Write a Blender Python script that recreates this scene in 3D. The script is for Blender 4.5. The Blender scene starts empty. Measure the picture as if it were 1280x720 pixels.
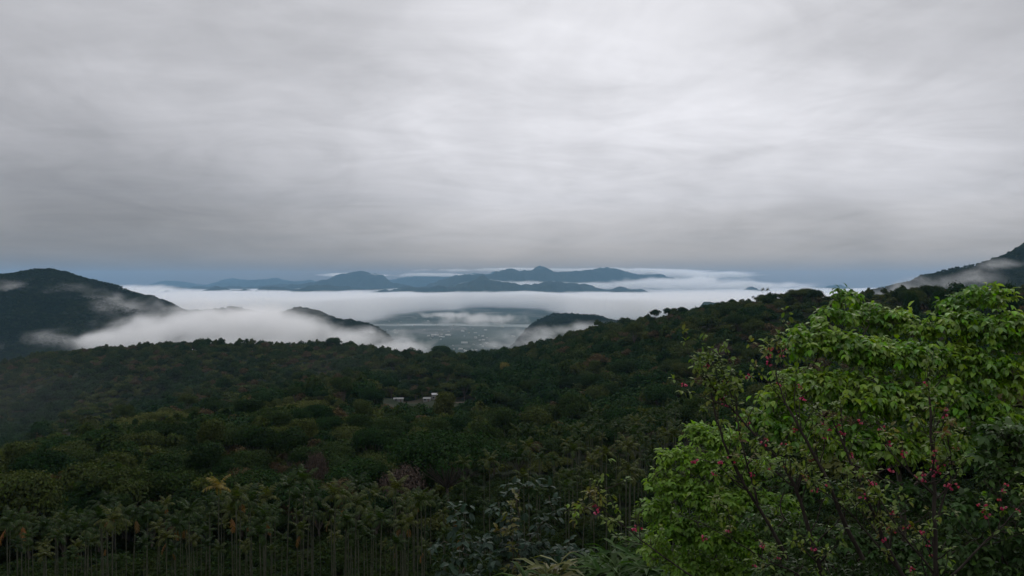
import bpy, math, random
import numpy as np
from mathutils import Vector

# ------------------------------------------------------------------ camera, sky, sun, exposure
R = math.radians
scene = bpy.context.scene
COL = scene.collection
F, PX0, PY0 = 1000.0, 640.0, 352.0            # focal length and horizon of the photograph, in its pixels

cam_d = bpy.data.cameras.new("camera")
cam = bpy.data.objects.new("camera", cam_d)
COL.objects.link(cam)
scene.camera = cam
cam_d.sensor_width = 36.0
cam_d.lens = 36.0 * F / 1280.0
cam_d.clip_start = 0.1
cam_d.clip_end = 120000.0
cam.location = (0, 0, 0)
cam.rotation_euler = (R(90 - 0.4584), 0, 0)

SUN_EL, SUN_AZ = 42.0, 14.0                    # behind the cloud, ahead and a little to the right
world = bpy.data.worlds.new("World")
scene.world = world
world.use_nodes = True
WORLD_STRENGTH = 0.1

sun_d = bpy.data.lights.new("sun", "SUN")
sun_d.energy = 0.9
sun_d.angle = R(30)
sun_d.color = (1.0, 0.95, 0.88)
sun = bpy.data.objects.new("sun", sun_d)
COL.objects.link(sun)
sv = Vector((math.sin(R(SUN_AZ)) * math.cos(R(SUN_EL)), math.cos(R(SUN_AZ)) * math.cos(R(SUN_EL)), math.sin(R(SUN_EL))))
sun.rotation_euler = sv.to_track_quat('Z', 'Y').to_euler()

scene.view_settings.view_transform = 'Standard'
scene.view_settings.look = 'None'
scene.view_settings.exposure = 0.0
scene.view_settings.gamma = 1.0
scene.view_settings.use_curve_mapping = False
cy = scene.cycles
cy.max_bounces = 12
cy.diffuse_bounces = 3
cy.glossy_bounces = 2
cy.transmission_bounces = 4
cy.transparent_max_bounces = 8
cy.volume_bounces = 8
cy.volume_max_steps = 512
cy.use_denoising = True
cy.caustics_reflective = False
cy.caustics_refractive = False


# ------------------------------------------------------------------ node helpers
class E:
    """a socket or number that builds math nodes"""
    nt = None

    def __init__(s, v): s.v = v
    def op(s, o, *a, clamp=False):
        n = E.nt.nodes.new('ShaderNodeMath'); n.operation = o; n.use_clamp = clamp
        for i, x in enumerate((s,) + a):
            x = x.v if isinstance(x, E) else x
            if isinstance(x, (int, float)): n.inputs[i].default_value = x
            else: E.nt.links.new(x, n.inputs[i])
        return E(n.outputs[0])
    def __add__(s, b): return s.op('ADD', b)
    def __radd__(s, b): return s.op('ADD', b)
    def __sub__(s, b): return s.op('SUBTRACT', b)
    def __rsub__(s, b): return E(b).op('SUBTRACT', s)
    def __mul__(s, b): return s.op('MULTIPLY', b)
    def __rmul__(s, b): return s.op('MULTIPLY', b)
    def __truediv__(s, b): return s.op('DIVIDE', b)
    def max(s, b): return s.op('MAXIMUM', b)
    def min(s, b): return s.op('MINIMUM', b)
    def clamp(s): return s.op('ADD', 0.0, clamp=True)
    def exp(s): return s.op('EXPONENT')
    def pow(s, b): return s.op('POWER', b)


def node(kind, **kw):
    n = E.nt.nodes.new(kind)
    for k, v in kw.items(): setattr(n, k, v)
    return n

def link(a, b): E.nt.links.new(a.v if isinstance(a, E) else a, b)

def xyz(sock):
    n = node('ShaderNodeSeparateXYZ'); link(sock, n.inputs[0])
    return E(n.outputs[0]), E(n.outputs[1]), E(n.outputs[2])

def combine(x, y, z):
    n = node('ShaderNodeCombineXYZ')
    for i, a in enumerate((x, y, z)):
        if isinstance(a, (int, float)): n.inputs[i].default_value = a
        else: link(a, n.inputs[i])
    return E(n.outputs[0])

def noise(vec, scale, detail=4.0, rough=0.55, dist=0.0, lac=2.0):
    n = node('ShaderNodeTexNoise'); n.noise_dimensions = '3D'
    if vec is not None: link(vec, n.inputs['Vector'])
    n.inputs['Scale'].default_value = scale
    n.inputs['Detail'].default_value = detail
    n.inputs['Roughness'].default_value = rough
    n.inputs['Lacunarity'].default_value = lac
    n.inputs['Distortion'].default_value = dist
    return E(n.outputs['Fac'] if 'Fac' in n.outputs else n.outputs[0])

def ramp(fac, stops, interp='LINEAR'):
    n = node('ShaderNodeValToRGB'); cr = n.color_ramp; cr.interpolation = interp
    while len(cr.elements) < len(stops): cr.elements.new(0.5)
    for e, (p, c) in zip(cr.elements, stops):
        e.position = p
        e.color = (c, c, c, 1) if isinstance(c, (int, float)) else (*c, 1)
    link(fac, n.inputs[0])
    return E(n.outputs[0])

def mixc(fac, a, b, mode='MIX'):
    n = node('ShaderNodeMix'); n.data_type = 'RGBA'; n.blend_type = mode; n.clamp_factor = True
    ins = [n.inputs[0], n.inputs[6], n.inputs[7]]
    for s, v in zip(ins, (fac, a, b)):
        if isinstance(v, E): link(v, s)
        elif isinstance(v, (int, float)): s.default_value = v
        else: s.default_value = (*v, 1)
    return E(n.outputs[2])

def vscale(sock, sx, sy, sz):
    n = node('ShaderNodeVectorMath', operation='MULTIPLY'); link(sock, n.inputs[0]); n.inputs[1].default_value = (sx, sy, sz)
    return E(n.outputs[0])

def material(name):
    m = bpy.data.materials.new(name); m.use_nodes = True
    m.node_tree.nodes.clear(); E.nt = m.node_tree
    return m, node('ShaderNodeOutputMaterial')


# ------------------------------------------------------------------ the overcast sky
def build_sky():
    E.nt = world.node_tree
    world.node_tree.nodes.clear()
    out = node('ShaderNodeOutputWorld'); bg = node('ShaderNodeBackground')
    bg.inputs['Strength'].default_value = WORLD_STRENGTH
    link(bg.outputs[0], out.inputs['Surface'])
    sky = node('ShaderNodeTexSky'); sky.sky_type = 'NISHITA'; sky.sun_disc = False
    sky.sun_elevation = R(SUN_EL); sky.sun_rotation = R(SUN_AZ)
    tc = node('ShaderNodeTexCoord')
    x, y, z = xyz(tc.outputs['Generated'])
    up = z.max(0.0)
    hor = (x * x + y * y).op('SQRT').max(0.001)
    el = up / hor                                         # tangent of the elevation
    k = up + 0.16
    sx, sy = x / k, y / k                                 # a flat layer of stratus seen from below
    rx = sx * 0.96 + sy * 0.28
    ry = sy * 0.96 - sx * 0.28
    p1 = combine(sx * 1.0 + sy * 0.25, sy * 0.50 - sx * 0.10, 3.7)
    big = noise(p1, 0.42, 4, 0.5, 0.4)
    p2 = combine(sx * 1.0 - sy * 0.12, sy * 0.42, 9.1)
    mid = noise(p2, 1.15, 5, 0.5, 0.7)
    p3 = combine(rx * 0.50, ry * 1.1, 1.3)
    fine = noise(p3, 3.0, 6, 0.55, 0.9)
    base = ramp(el.clamp(), [(0.0, 0.10), (0.018, 0.20), (0.03, 0.30), (0.05, 0.37), (0.09, 0.50), (0.13, 0.56), (0.20, 0.69), (0.36, 0.61), (0.55, 0.75), (1.0, 0.95)])
    p4 = combine(rx * 0.85 + ry * 0.2, ry * 1.0, 17.7)
    cells = noise(p4, 2.0, 7, 0.58, 1.6)
    tex = (big - 0.5) * 0.9 + (mid - 0.5) * 1.0 + (fine - 0.5) * 0.5 + (cells - 0.5) * 0.6
    edge = ramp(noise(combine(sx * 0.9 + sy * 0.3, sy * 0.55 - sx * 0.12, 31.0), 1.3, 7, 0.55, 0.7), [(0.40, 0.0), (0.50, 0.75), (0.62, 1.0)])
    tex = tex + (edge - 0.6) * 0.17
    amp = ramp(el.clamp(), [(0.0, 0.15), (0.05, 0.5), (0.14, 0.62), (0.5, 0.5)])
    # thin cloud in front of the sun is brighter
    def lobe(px, py, sharp):
        v = Vector(((px - PX0) / F, 1.0, -(py - PY0) / F)).normalized()
        n = node('ShaderNodeVectorMath', operation='DOT_PRODUCT'); link(tc.outputs['Generated'], n.inputs[0]); n.inputs[1].default_value = v
        return ((E(n.outputs['Value']) - 1.0) * sharp).exp()
    val = base * (1.0 + tex * amp)
    val = val * (1.0 + lobe(840, 0, 11.0) * 0.36 - lobe(20, 20, 22.0) * 0.24 - lobe(1250, 105, 40.0) * 0.36 + lobe(1230, 265, 120.0) * 0.22)
    for q in ((20, 258, 300.0, .20), (130, 262, 320.0, .20), (230, 270, 320.0, .18), (330, 283, 340.0, .14), (440, 296, 340.0, .11), (60, 300, 260.0, .06)):
        val = val * (1.0 - lobe(*q[:3]) * q[3])
    val = val.max(0.06)
    tint = ramp(el.clamp(), [(0.0, (1.42, 1.0, 0.62)), (0.02, (1.16, 1.0, 0.86)), (0.05, (1.03, 0.985, 0.985)), (0.10, (0.985, 0.978, 1.03)), (0.3, (0.985, 0.982, 1.025))])
    n = node('ShaderNodeVectorMath', operation='SCALE'); link(tint, n.inputs[0]); link(val * (1.0 / WORLD_STRENGTH), n.inputs['Scale'])
    c = mixc(0.965, E(sky.outputs[0]), E(n.outputs[0]))
    link(c, bg.inputs['Color'])
build_sky()


# ------------------------------------------------------------------ numpy helpers
def hash2(ix, iy, seed):
    h = (ix.astype(np.int64) * 374761393 + iy.astype(np.int64) * 668265263 + seed * 974634777) & 0xffffffff
    h = ((h ^ (h >> 13)) * 1274126177) & 0xffffffff
    return ((h ^ (h >> 16)) & 0xffffff).astype(np.float64) / 0xffffff

def vnoise(x, y, seed=0):
    ix, iy = np.floor(x), np.floor(y)
    fx, fy = x - ix, y - iy
    fx = fx * fx * fx * (fx * (fx * 6 - 15) + 10); fy = fy * fy * fy * (fy * (fy * 6 - 15) + 10)
    a, b = hash2(ix, iy, seed), hash2(ix + 1, iy, seed)
    c, d = hash2(ix, iy + 1, seed), hash2(ix + 1, iy + 1, seed)
    return (a + (b - a) * fx) * (1 - fy) + (c + (d - c) * fx) * fy - 0.5

def fbm(x, y, seed=0, octv=4, gain=0.5, ridged=False):
    s, a, t = 0.0, 1.0, 0.0
    for i in range(octv):
        n = vnoise(x * 2 ** i + 17.3 * i, y * 2 ** i - 9.1 * i, seed + i)
        if ridged: n = 0.5 - 2 * np.abs(n)
        s = s + a * n; t += a; a *= gain
    return s / t

def norm(v):
    return v / np.maximum(np.linalg.norm(v, axis=-1, keepdims=True), 1e-9)

def make_mesh(name, parts, mats, smooth=False):
    """parts: [(verts n x 3, faces m x k, material index)]"""
    V, loops, counts, mi, off = [], [], [], [], 0
    for v, f, m in parts:
        f = np.asarray(f)
        if len(f) == 0: continue
        V.append(np.asarray(v, dtype=np.float32).reshape(-1, 3))
        loops.append((f + off).ravel()); counts.append(np.full(len(f), f.shape[1])); mi.append(np.full(len(f), m))
        off += len(V[-1])
    V = np.concatenate(V); loops = np.concatenate(loops).astype(np.int32); counts = np.concatenate(counts); mi = np.concatenate(mi)
    me = bpy.data.meshes.new(name)
    me.vertices.add(len(V)); me.vertices.foreach_set("co", V.ravel())
    me.loops.add(len(loops)); me.loops.foreach_set("vertex_index", loops)
    me.polygons.add(len(counts))
    st = np.zeros(len(counts), dtype=np.int32); st[1:] = np.cumsum(counts)[:-1]
    me.polygons.foreach_set("loop_start", st)
    me.polygons.foreach_set("material_index", mi.astype(np.int32))
    me.polygons.foreach_set("use_smooth", np.full(len(counts), smooth))
    for m in mats: me.materials.append(m)
    me.update(calc_edges=True); me.validate()
    return me

def obj(name, me, parent=None, loc=(0, 0, 0), link_it=True):
    o = bpy.data.objects.new(name, me)
    o.location = loc
    if link_it: COL.objects.link(o)
    if parent: o.parent = parent
    return o

def tag(o, label=None, cat=None, group=None, kind=None):
    if label: o['label'] = label
    if cat: o['category'] = cat
    if group: o['group'] = group
    if kind: o['kind'] = kind
    return o

def empty(name, loc, rz=0.0):
    o = bpy.data.objects.new(name, None); o.empty_display_size = 0.5
    o.location = loc; o.rotation_euler = (0, 0, rz); COL.objects.link(o)
    return o

def P(px, py, Y):
    return np.array([(px - PX0) / F * Y, Y, -(py - PY0) / F * Y])

def tube(pts, rad, sides=6):
    pts = np.asarray(pts, float); rad = np.asarray(rad, float)
    t = norm(np.gradient(pts, axis=0))
    ref = np.where(np.abs(t[:, 2:3]) > 0.9, np.array([[1.0, 0, 0]]), np.array([[0, 0, 1.0]]))
    u = norm(np.cross(t, ref)); w = np.cross(t, u)
    a = np.arange(sides) * 2 * np.pi / sides
    V = pts[:, None] + rad[:, None, None] * (np.cos(a)[None, :, None] * u[:, None] + np.sin(a)[None, :, None] * w[:, None])
    n = len(pts); i = np.arange(n - 1)[:, None] * sides; j = np.arange(sides)[None]; j2 = (j + 1) % sides
    q = np.stack([i + j, i + j2, i + sides + j2, i + sides + j], -1).reshape(-1, 4)
    return V.reshape(-1, 3), q

def place(tv, tf, pos, xd, nd, size):
    """copies of a leaf template (x along the leaf, z its normal) as one vertex and one face array"""
    xd = norm(xd); yd = norm(np.cross(nd, xd)); zd = np.cross(xd, yd)
    tv = np.asarray(tv, float); tf = np.asarray(tf)
    size = np.broadcast_to(np.asarray(size, float).reshape(-1, 1) if np.ndim(size) else np.full((len(pos), 1), size), (len(pos), 1))
    V = pos[:, None] + size[:, None] * (tv[None, :, 0:1] * xd[:, None] + tv[None, :, 1:2] * yd[:, None] + tv[None, :, 2:3] * zd[:, None])
    Fc = tf[None] + (np.arange(len(pos)) * len(tv))[:, None, None]
    return V.reshape(-1, 3), Fc.reshape(-1, tf.shape[1])

LEAF4 = ([(0, 0, 0), (.45, .34, .06), (1, 0, -.12), (.45, -.34, .06)], [(0, 1, 2, 3)])
LEAF6 = ([(0, 0, 0), (.42, .30, .08), (.42, 0, 0), (.42, -.30, .08), (1, 0, -.14)], [(0, 2, 1), (0, 3, 2), (2, 4, 1), (2, 3, 4)])
LEAF8 = ([(0, 0, 0), (.3, .26, .05), (.3, 0, -.01), (.3, -.26, .05), (.68, .22, -.01), (.68, 0, -.07), (.68, -.22, -.01), (1, 0, -.24)],
         [(0, 2, 1, 1), (0, 3, 2, 2), (1, 2, 5, 4), (2, 3, 6, 5), (4, 5, 7, 7), (5, 6, 7, 7)])
LEAF8 = (LEAF8[0], [(0, 2, 1), (0, 3, 2), (1, 2, 5), (1, 5, 4), (2, 3, 6), (2, 6, 5), (4, 5, 7), (5, 6, 7)])

def rdir(rng, n):
    return norm(rng.normal(size=(n, 3)))


# ------------------------------------------------------------------ terrain: one sheet from the lookout to the horizon
PXK = np.concatenate([[-800, -400, -200, -100], np.arange(-50, 1331, 10), [1400, 1700, 2100]]).astype(float)
def C(*pairs):
    a = np.array(pairs, float)
    return np.interp(PXK, a[:, 0], a[:, 1])
def zrow(py, Y): return -(py - PY0) / F * Y
CAN = 8.5                                              # height of the forest canopy above the ground
yc = C((-800, 1200), (0, 1100), (500, 1050), (600, 1000), (700, 930), (800, 870), (1000, 830), (1280, 800), (2100, 800))
one = np.ones_like(PXK)
ROWS = []
ROWS.append((66 * one, -28 * one))
ROWS.append((100 * one, C((0, -39), (600, -38), (800, -36), (1200, -30), (2100, -20))))
ROWS.append((145 * one, C((0, -49), (500, -45), (700, -41), (900, -38), (1300, -28), (2100, -10))))
ROWS.append((200 * one, zrow(C((-800, 640), (-100, 607), (0, 604), (100, 600), (200, 592), (300, 580), (400, 572), (500, 566), (600, 553), (700, 545), (800, 535), (900, 522), (1000, 510), (1280, 475), (2100, 420)), 200) - CAN))
ROWS.append((300 * one, zrow(C((-800, 600), (-100, 580), (0, 570), (100, 560), (200, 552), (300, 538), (400, 533), (450, 540), (500, 545), (600, 545), (700, 538), (800, 528), (900, 505), (1000, 488), (1280, 450), (2100, 400)), 300) - CAN))
ROWS.append((350 * one, zrow(C((-800, 612), (-100, 590), (0, 584), (100, 574), (200, 566), (300, 560), (400, 556), (450, 552), (500, 548), (600, 542), (700, 533), (800, 518), (900, 494), (1000, 474), (1280, 436), (2100, 390)), 350) - CAN))
ROWS.append((420 * one, zrow(C((-800, 620), (-100, 592), (0, 573), (60, 543), (100, 529), (160, 513), (220, 500), (260, 505), (310, 496), (360, 492), (400, 490), (440, 506), (480, 518), (560, 526), (640, 530), (720, 522), (800, 506), (900, 478), (1000, 458), (1280, 420), (2100, 380)), 420) - CAN))
ROWS.append((560 * one, zrow(C((-800, 600), (0, 584), (100, 562), (200, 540), (300, 526), (400, 514), (460, 502), (500, 499), (560, 497), (600, 496), (640, 496), (700, 484), (800, 458), (900, 430), (1000, 408), (1100, 395), (1280, 376), (2100, 350)), 560) - CAN))
ROWS.append((0.72 * yc, zrow(C((-800, 560), (0, 515), (100, 500), (200, 490), (300, 484), (400, 480), (500, 484), (560, 482), (620, 484), (680, 468), (760, 440), (800, 425), (900, 402), (1000, 386), (1100, 378), (1280, 360), (2100, 330)), 0.72 * yc) - CAN))
CR = C((-800, 500), (-100, 464), (0, 457), (60, 447), (100, 443), (160, 438), (220, 433), (260, 433), (310, 432), (360, 436), (400, 433), (440, 436), (480, 441), (520, 442), (548, 440), (560, 441), (580, 448), (600, 450), (640, 444), (680, 434), (720, 420), (760, 405), (800, 399), (850, 392), (900, 387), (950, 381), (1000, 376), (1040, 389), (1100, 396), (1150, 395), (1200, 386), (1240, 374), (1280, 362), (1400, 340), (2100, 300))
ROWS.append((yc, zrow(CR, yc) - CAN))
ROWS.append((1.3 * yc, zrow(CR, yc) - C((-800, 100), (0, 90), (500, 110), (700, 120), (1000, 110), (1280, 90), (2100, 60))))
ROWS.append((2100 * one, C((-800, -260), (0, -300), (300, -310), (600, -360), (900, -300), (1100, -190), (1300, -120), (2100, 0))))
PK = C((-800, 380), (-400, 362), (-100, 352), (0, 350), (20, 347), (40, 345), (60, 346), (80, 349), (100, 354), (120, 360), (140, 366), (160, 372), (180, 378), (200, 383), (215, 388), (230, 393), (250, 393), (290, 391), (310, 394), (340, 399), (370, 394), (395, 395), (410, 401), (440, 408), (465, 416), (482, 427), (500, 445), (520, 455), (560, 465), (610, 470), (640, 440), (665, 412), (690, 402), (710, 399), (740, 399), (760, 403), (790, 410), (840, 425), (900, 420), (1000, 400), (1080, 365), (1105, 359), (1120, 355), (1150, 347), (1180, 340), (1200, 336), (1220, 333), (1240, 326), (1260, 319), (1280, 308), (1340, 290), (1400, 285), (2100, 270))
ypk = C((-800, 3000), (500, 3200), (600, 3500), (690, 3800), (800, 3600), (1000, 3000), (2100, 3000))
ROWS.append((ypk, np.maximum(zrow(PK, ypk), -400)))
ROWS.append((1.45 * ypk, C((-800, -300), (0, -330), (300, -385), (500, -400), (800, -400), (1000, -400), (1200, -250), (2100, -100))))
ROWS.append((6200 * one, -400 * one + C((840, 0), (880, 215), (895, 222), (905, 226), (920, 218), (940, 150), (990, 0))))
ROWS.append((8500 * one, -402 * one))
ROWS.append((12500 * one, -405 * one))
P1 = C((-800, 372), (320, 368), (332, 364), (345, 362), (358, 363), (365, 361), (385, 361), (400, 364), (430, 368), (500, 368), (520, 366), (545, 362), (575, 358), (600, 356), (650, 358), (700, 361), (760, 364), (800, 356), (815, 359), (830, 368), (2100, 372))
ROWS.append((15500 * one, zrow(P1, 15500)))
ROWS.append((17200 * one, C((-800, -380), (400, -320), (600, -220), (800, -280), (1000, -400), (2100, -400))))
P2 = C((-800, 366), (186, 366), (320, 364), (345, 361), (365, 359), (380, 356), (400, 354), (425, 350), (442, 348), (455, 346), (468, 347), (480, 350), (500, 355), (520, 359), (540, 357), (560, 353), (575, 350), (595, 349), (612, 347), (625, 342), (640, 337), (655, 339), (680, 340), (700, 341), (735, 343), (760, 342), (785, 346), (800, 347), (812, 344), (825, 344), (840, 349), (870, 357), (900, 363), (1000, 364), (2100, 366))
ROWS.append((20000 * one, zrow(P2, 20000)))
ROWS.append((23500 * one, -330 * one))
P3 = C((-800, 366), (150, 364), (186, 361), (200, 357), (215, 355), (232, 356), (250, 359), (262, 361), (272, 358), (285, 354), (310, 352), (330, 351), (350, 353), (375, 355), (440, 355), (480, 354), (500, 350), (518, 346), (545, 347), (570, 344), (600, 345), (640, 343), (700, 344), (760, 345), (800, 348), (850, 356), (900, 362), (2100, 366))
ROWS.append((28500 * one, zrow(P3, 28500)))
ROWS.append((35000 * one, -430 * one))
ROWS.append((60000 * one, -450 * one))
RY = np.log(np.array([r[0] for r in ROWS])); RZ = np.array([r[1] for r in ROWS])
NEAR = (np.array([-400, -20, 0, 2.2, 3.5, 8, 15, 22, 30, 45, 66.0]), np.array([-1.75, -1.75, -1.7, -1.8, -2.7, -5.2, -8.2, -11.5, -15, -21.5, -28.0]))

def pchip(xk, yk, x):
    K, N = xk.shape
    h = np.diff(xk, axis=0); d = np.diff(yk, axis=0) / h
    m = np.zeros_like(yk)
    w1, w2 = 2 * h[1:] + h[:-1], h[1:] + 2 * h[:-1]
    with np.errstate(divide='ignore', invalid='ignore'):
        hm = (w1 + w2) / (w1 / d[:-1] + w2 / d[1:])
    m[1:-1] = np.where(d[:-1] * d[1:] > 0, np.nan_to_num(hm), 0.0)
    m[0], m[-1] = d[0], d[-1]
    i = np.clip((xk <= x[None]).sum(0) - 1, 0, K - 2); c = np.arange(N)
    t = np.clip((x - xk[i, c]) / h[i, c], 0, 1); H = h[i, c]
    return ((2 * t**3 - 3 * t**2 + 1) * yk[i, c] + (t**3 - 2 * t**2 + t) * H * m[i, c] + (-2 * t**3 + 3 * t**2) * yk[i + 1, c] + (t**3 - t**2) * H * m[i + 1, c])

def terrain(x, y):
    x = np.asarray(x, float); y = np.asarray(y, float); shp = x.shape; x = x.ravel(); y = y.ravel()
    z = np.interp(y, *NEAR)
    far = np.nonzero(y > 66)[0]
    for s in range(0, len(far), 60000):
        ii = far[s:s + 60000]; xx, yy = x[ii], y[ii]
        px = np.clip(PX0 + F * xx / yy, -800, 2100)
        j = np.clip(np.searchsorted(PXK, px) - 1, 0, len(PXK) - 2)
        t = (px - PXK[j]) / (PXK[j + 1] - PXK[j])
        xk = RY[:, j] * (1 - t) + RY[:, j + 1] * t; yk = RZ[:, j] * (1 - t) + RZ[:, j + 1] * t
        zz = pchip(xk, yk, np.log(yy))
        hill = np.clip((yy - 66) / 150, 0, 1) * np.clip((1500 - yy) / 300, 0, 1) * np.where(px > 1000, .5, 1.0)
        zz += hill * (fbm(xx / 95, yy / 95, 3, 3) * 15.0)
        yc_ = yc[j] * (1 - t) + yc[j + 1] * t
        zz += np.clip((yy - 440) / 120, 0, 1) * np.clip((yc_ * 0.97 - yy) / 170, 0, 1) * (fbm(xx / 150 + yy / 700, yy / 380, 61, 3, 0.5, True) * 46.0 - 5.0)
        mtn = np.clip((yy - 1500) / 800, 0, 1)
        rise = np.clip((zz + 395) / 150, 0, 1)
        zz += mtn * rise * 1.25 * (np.where(yy > 9000, fbm(xx / 1300, yy / 2600, 31, 5, 0.55, True) * 330.0, fbm(xx / 420, yy / 420, 11, 5, 0.5, True) * 55.0) + fbm(xx / 60, yy / 60, 21, 2) * 9)
        z[ii] = zz
    return z.reshape(shp)

def tz(x, y): return float(terrain(np.array([x]), np.array([y]))[0])


def ground_material():
    m, out = material("ground")
    geo = node('ShaderNodeNewGeometry'); p = geo.outputs['Position']
    x, y, z = xyz(p)
    b = node('ShaderNodeBsdfPrincipled'); b.inputs['Roughness'].default_value = 1.0; b.inputs['Specular IOR Level'].default_value = 0.1
    n1 = noise(p, 0.006, 6, 0.6); n2 = noise(p, 0.06, 5, 0.65); n3 = noise(p, 0.02, 3, 0.5)
    forest = ramp((n1 + n2) * 0.5, [(0.36, (0.009, 0.018, 0.009)), (0.48, (0.015, 0.028, 0.012)), (0.56, (0.022, 0.034, 0.015)), (0.66, (0.030, 0.036, 0.018))])
    soil = ramp(n3 + (n2 - 0.5) * 0.5, [(0.35, (0.010, 0.017, 0.008)), (0.5, (0.016, 0.023, 0.010)), (0.7, (0.032, 0.028, 0.017))])
    near = ((E(900.0) - y) / 200.0).clamp()
    # fields, groves and streets on the valley floor
    vo = node('ShaderNodeTexVoronoi'); link(vscale(p, 1 / 260, 1 / 420, 0.0), vo.inputs['Vector']); vo.inputs['Scale'].default_value = 1.0
    vc, _, _ = xyz(vo.outputs['Color'])
    fields = ramp(vc, [(0.0, (0.030, 0.045, 0.032)), (0.3, (0.050, 0.064, 0.050)), (0.55, (0.036, 0.048, 0.036)), (0.75, (0.085, 0.092, 0.080)), (0.93, (0.14, 0.145, 0.13))], 'CONSTANT')
    grove = ramp(noise(vscale(p, 1 / 500, 1 / 900, 0.0), 1.0, 6, 0.65), [(0.44, 0.0), (0.55, 1.0)])
    fields = mixc(grove, fields, (0.02, 0.038, 0.024))
    river = ((y + x * 0.12 + (noise(vscale(p, 1 / 900, 1 / 900, 0.0), 1.0, 3, 0.5) - 0.5) * 700.0 - 7300.0).op('ABSOLUTE'))
    bed = ((E(190.0) - river) / 50.0).clamp() * ramp(noise(vscale(p, 1 / 500, 1 / 120, 0.0), 1.0, 3, 0.5), [(0.42, 0.0), (0.52, 1.0)])
    fields = mixc(bed, fields, (0.26, 0.28, 0.27))
    flat = ((E(-375.0) - z) / 20.0).clamp()
    c = mixc(flat, mixc(near, forest, soil), fields)
    link(c, b.inputs['Base Color'])
    bump = node('ShaderNodeBump'); bump.inputs['Strength'].default_value = 1.0; bump.inputs['Distance'].default_value = 9.0
    hb = noise(p, 0.09, 3, 0.6)
    link(hb * (E(1.0) - flat) * (E(1.0) - near), bump.inputs['Height']); link(bump.outputs[0], b.inputs['Normal'])
    link(b.outputs[0], out.inputs['Surface'])
    return m

def build_terrain():
    u = np.concatenate([np.arange(-1.7, -0.72, 0.009), np.arange(-0.72, 0.72, 0.0016), np.arange(0.72, 1.7, 0.009)])
    Y = np.concatenate([np.linspace(-160, -10, 12), np.linspace(-5, 64, 50), np.exp(np.linspace(np.log(66), np.log(1500), 230)), np.exp(np.linspace(np.log(1510), np.log(36000), 320))])
    U, YY = np.meshgrid(u, Y)
    X = U * np.where(YY > 0, YY + 40, 40 - 0.6 * YY)
    Z = terrain(X, YY)
    V = np.stack([X, YY, Z], -1).reshape(-1, 3)
    nr, nc = len(Y), len(u)
    i = (np.arange(nr - 1)[:, None] * nc + np.arange(nc - 1)[None]).ravel()
    q = np.stack([i, i + 1, i + nc + 1, i + nc], -1)
    o = obj("ground", make_mesh("ground", [(V, q, 0)], [ground_material()], True))
    tag(o, kind='structure')
build_terrain()

# ------------------------------------------------------------------ air and fog
def box_mesh(name, lo, hi, mat):
    v = [(x, y, z) for z in (lo[2], hi[2]) for y in (lo[1], hi[1]) for x in (lo[0], hi[0])]
    f = [(0, 2, 3, 1), (4, 5, 7, 6), (0, 1, 5, 4), (2, 6, 7, 3), (0, 4, 6, 2), (1, 3, 7, 5)]
    return make_mesh(name, [(np.array(v), np.array(f), 0)], [mat])

HAZE_DENSITY = 2.5e-5
def build_haze():
    m, out = material("haze")
    v = node('ShaderNodeVolumePrincipled')
    v.inputs['Color'].default_value = (0.36, 0.66, 1.0, 1)
    v.inputs['Density'].default_value = HAZE_DENSITY
    v.inputs['Anisotropy'].default_value = 0.2
    link(v.outputs[0], out.inputs['Volume'])
    o = obj("haze", box_mesh("haze", (-66000, -200, -460), (66000, 36500, 450), m))
    tag(o, kind='stuff')

def fog(name, label, cat, blobs, scale, amp, dens, w=0.45, step=25.0, stretch=(1, 1, 1), warp=0.0, floor=None, color=(0.985, 0.987, 0.99)):
    """a bank of fog: a box whose density is a union of soft ellipsoids (px, py, Y, half sizes in m) broken up by noise"""
    m, out = material(name)
    geo = node('ShaderNodeNewGeometry'); p = geo.outputs['Position']
    nz = noise(vscale(p, 1 / (scale * stretch[0]), 1 / (scale * stretch[1]), 1 / (scale * stretch[2])), 1.0, 5, 0.6, warp)
    f = None; lo = np.full(3, 1e9); hi = -lo
    for b in blobs:
        c = P(*b[:3]); s = np.array(b[3:6], float)
        a = node('ShaderNodeVectorMath', operation='SUBTRACT'); link(p, a.inputs[0]); a.inputs[1].default_value = c
        d = vscale(a.outputs[0], *(1 / s))
        ln = node('ShaderNodeVectorMath', operation='LENGTH'); link(d, ln.inputs[0])
        g = E(1.0) - E(ln.outputs['Value'])
        if len(b) > 6: g = g * b[6]
        f = g if f is None else f.op('SMOOTH_MAX', g, 0.25)
        lo = np.minimum(lo, c - s * (1 + amp * 0.7)); hi = np.maximum(hi, c + s * (1 + amp * 0.7))
    f = f + (nz - 0.5) * (3.6 * amp)
    d = (f / w).clamp()
    d = d * d * dens
    v = node('ShaderNodeVolumePrincipled')
    v.inputs['Color'].default_value = (*color, 1)
    v.inputs['Anisotropy'].default_value = 0.0
    link(d, v.inputs['Density']); link(v.outputs[0], out.inputs['Volume'])
    size = (hi - lo).mean()
    m.cycles.volume_step_rate = step / (size / 10.0)
    o = obj(name, box_mesh(name, lo, hi, m))
    tag(o, label, cat, kind='stuff')
    return o

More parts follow.
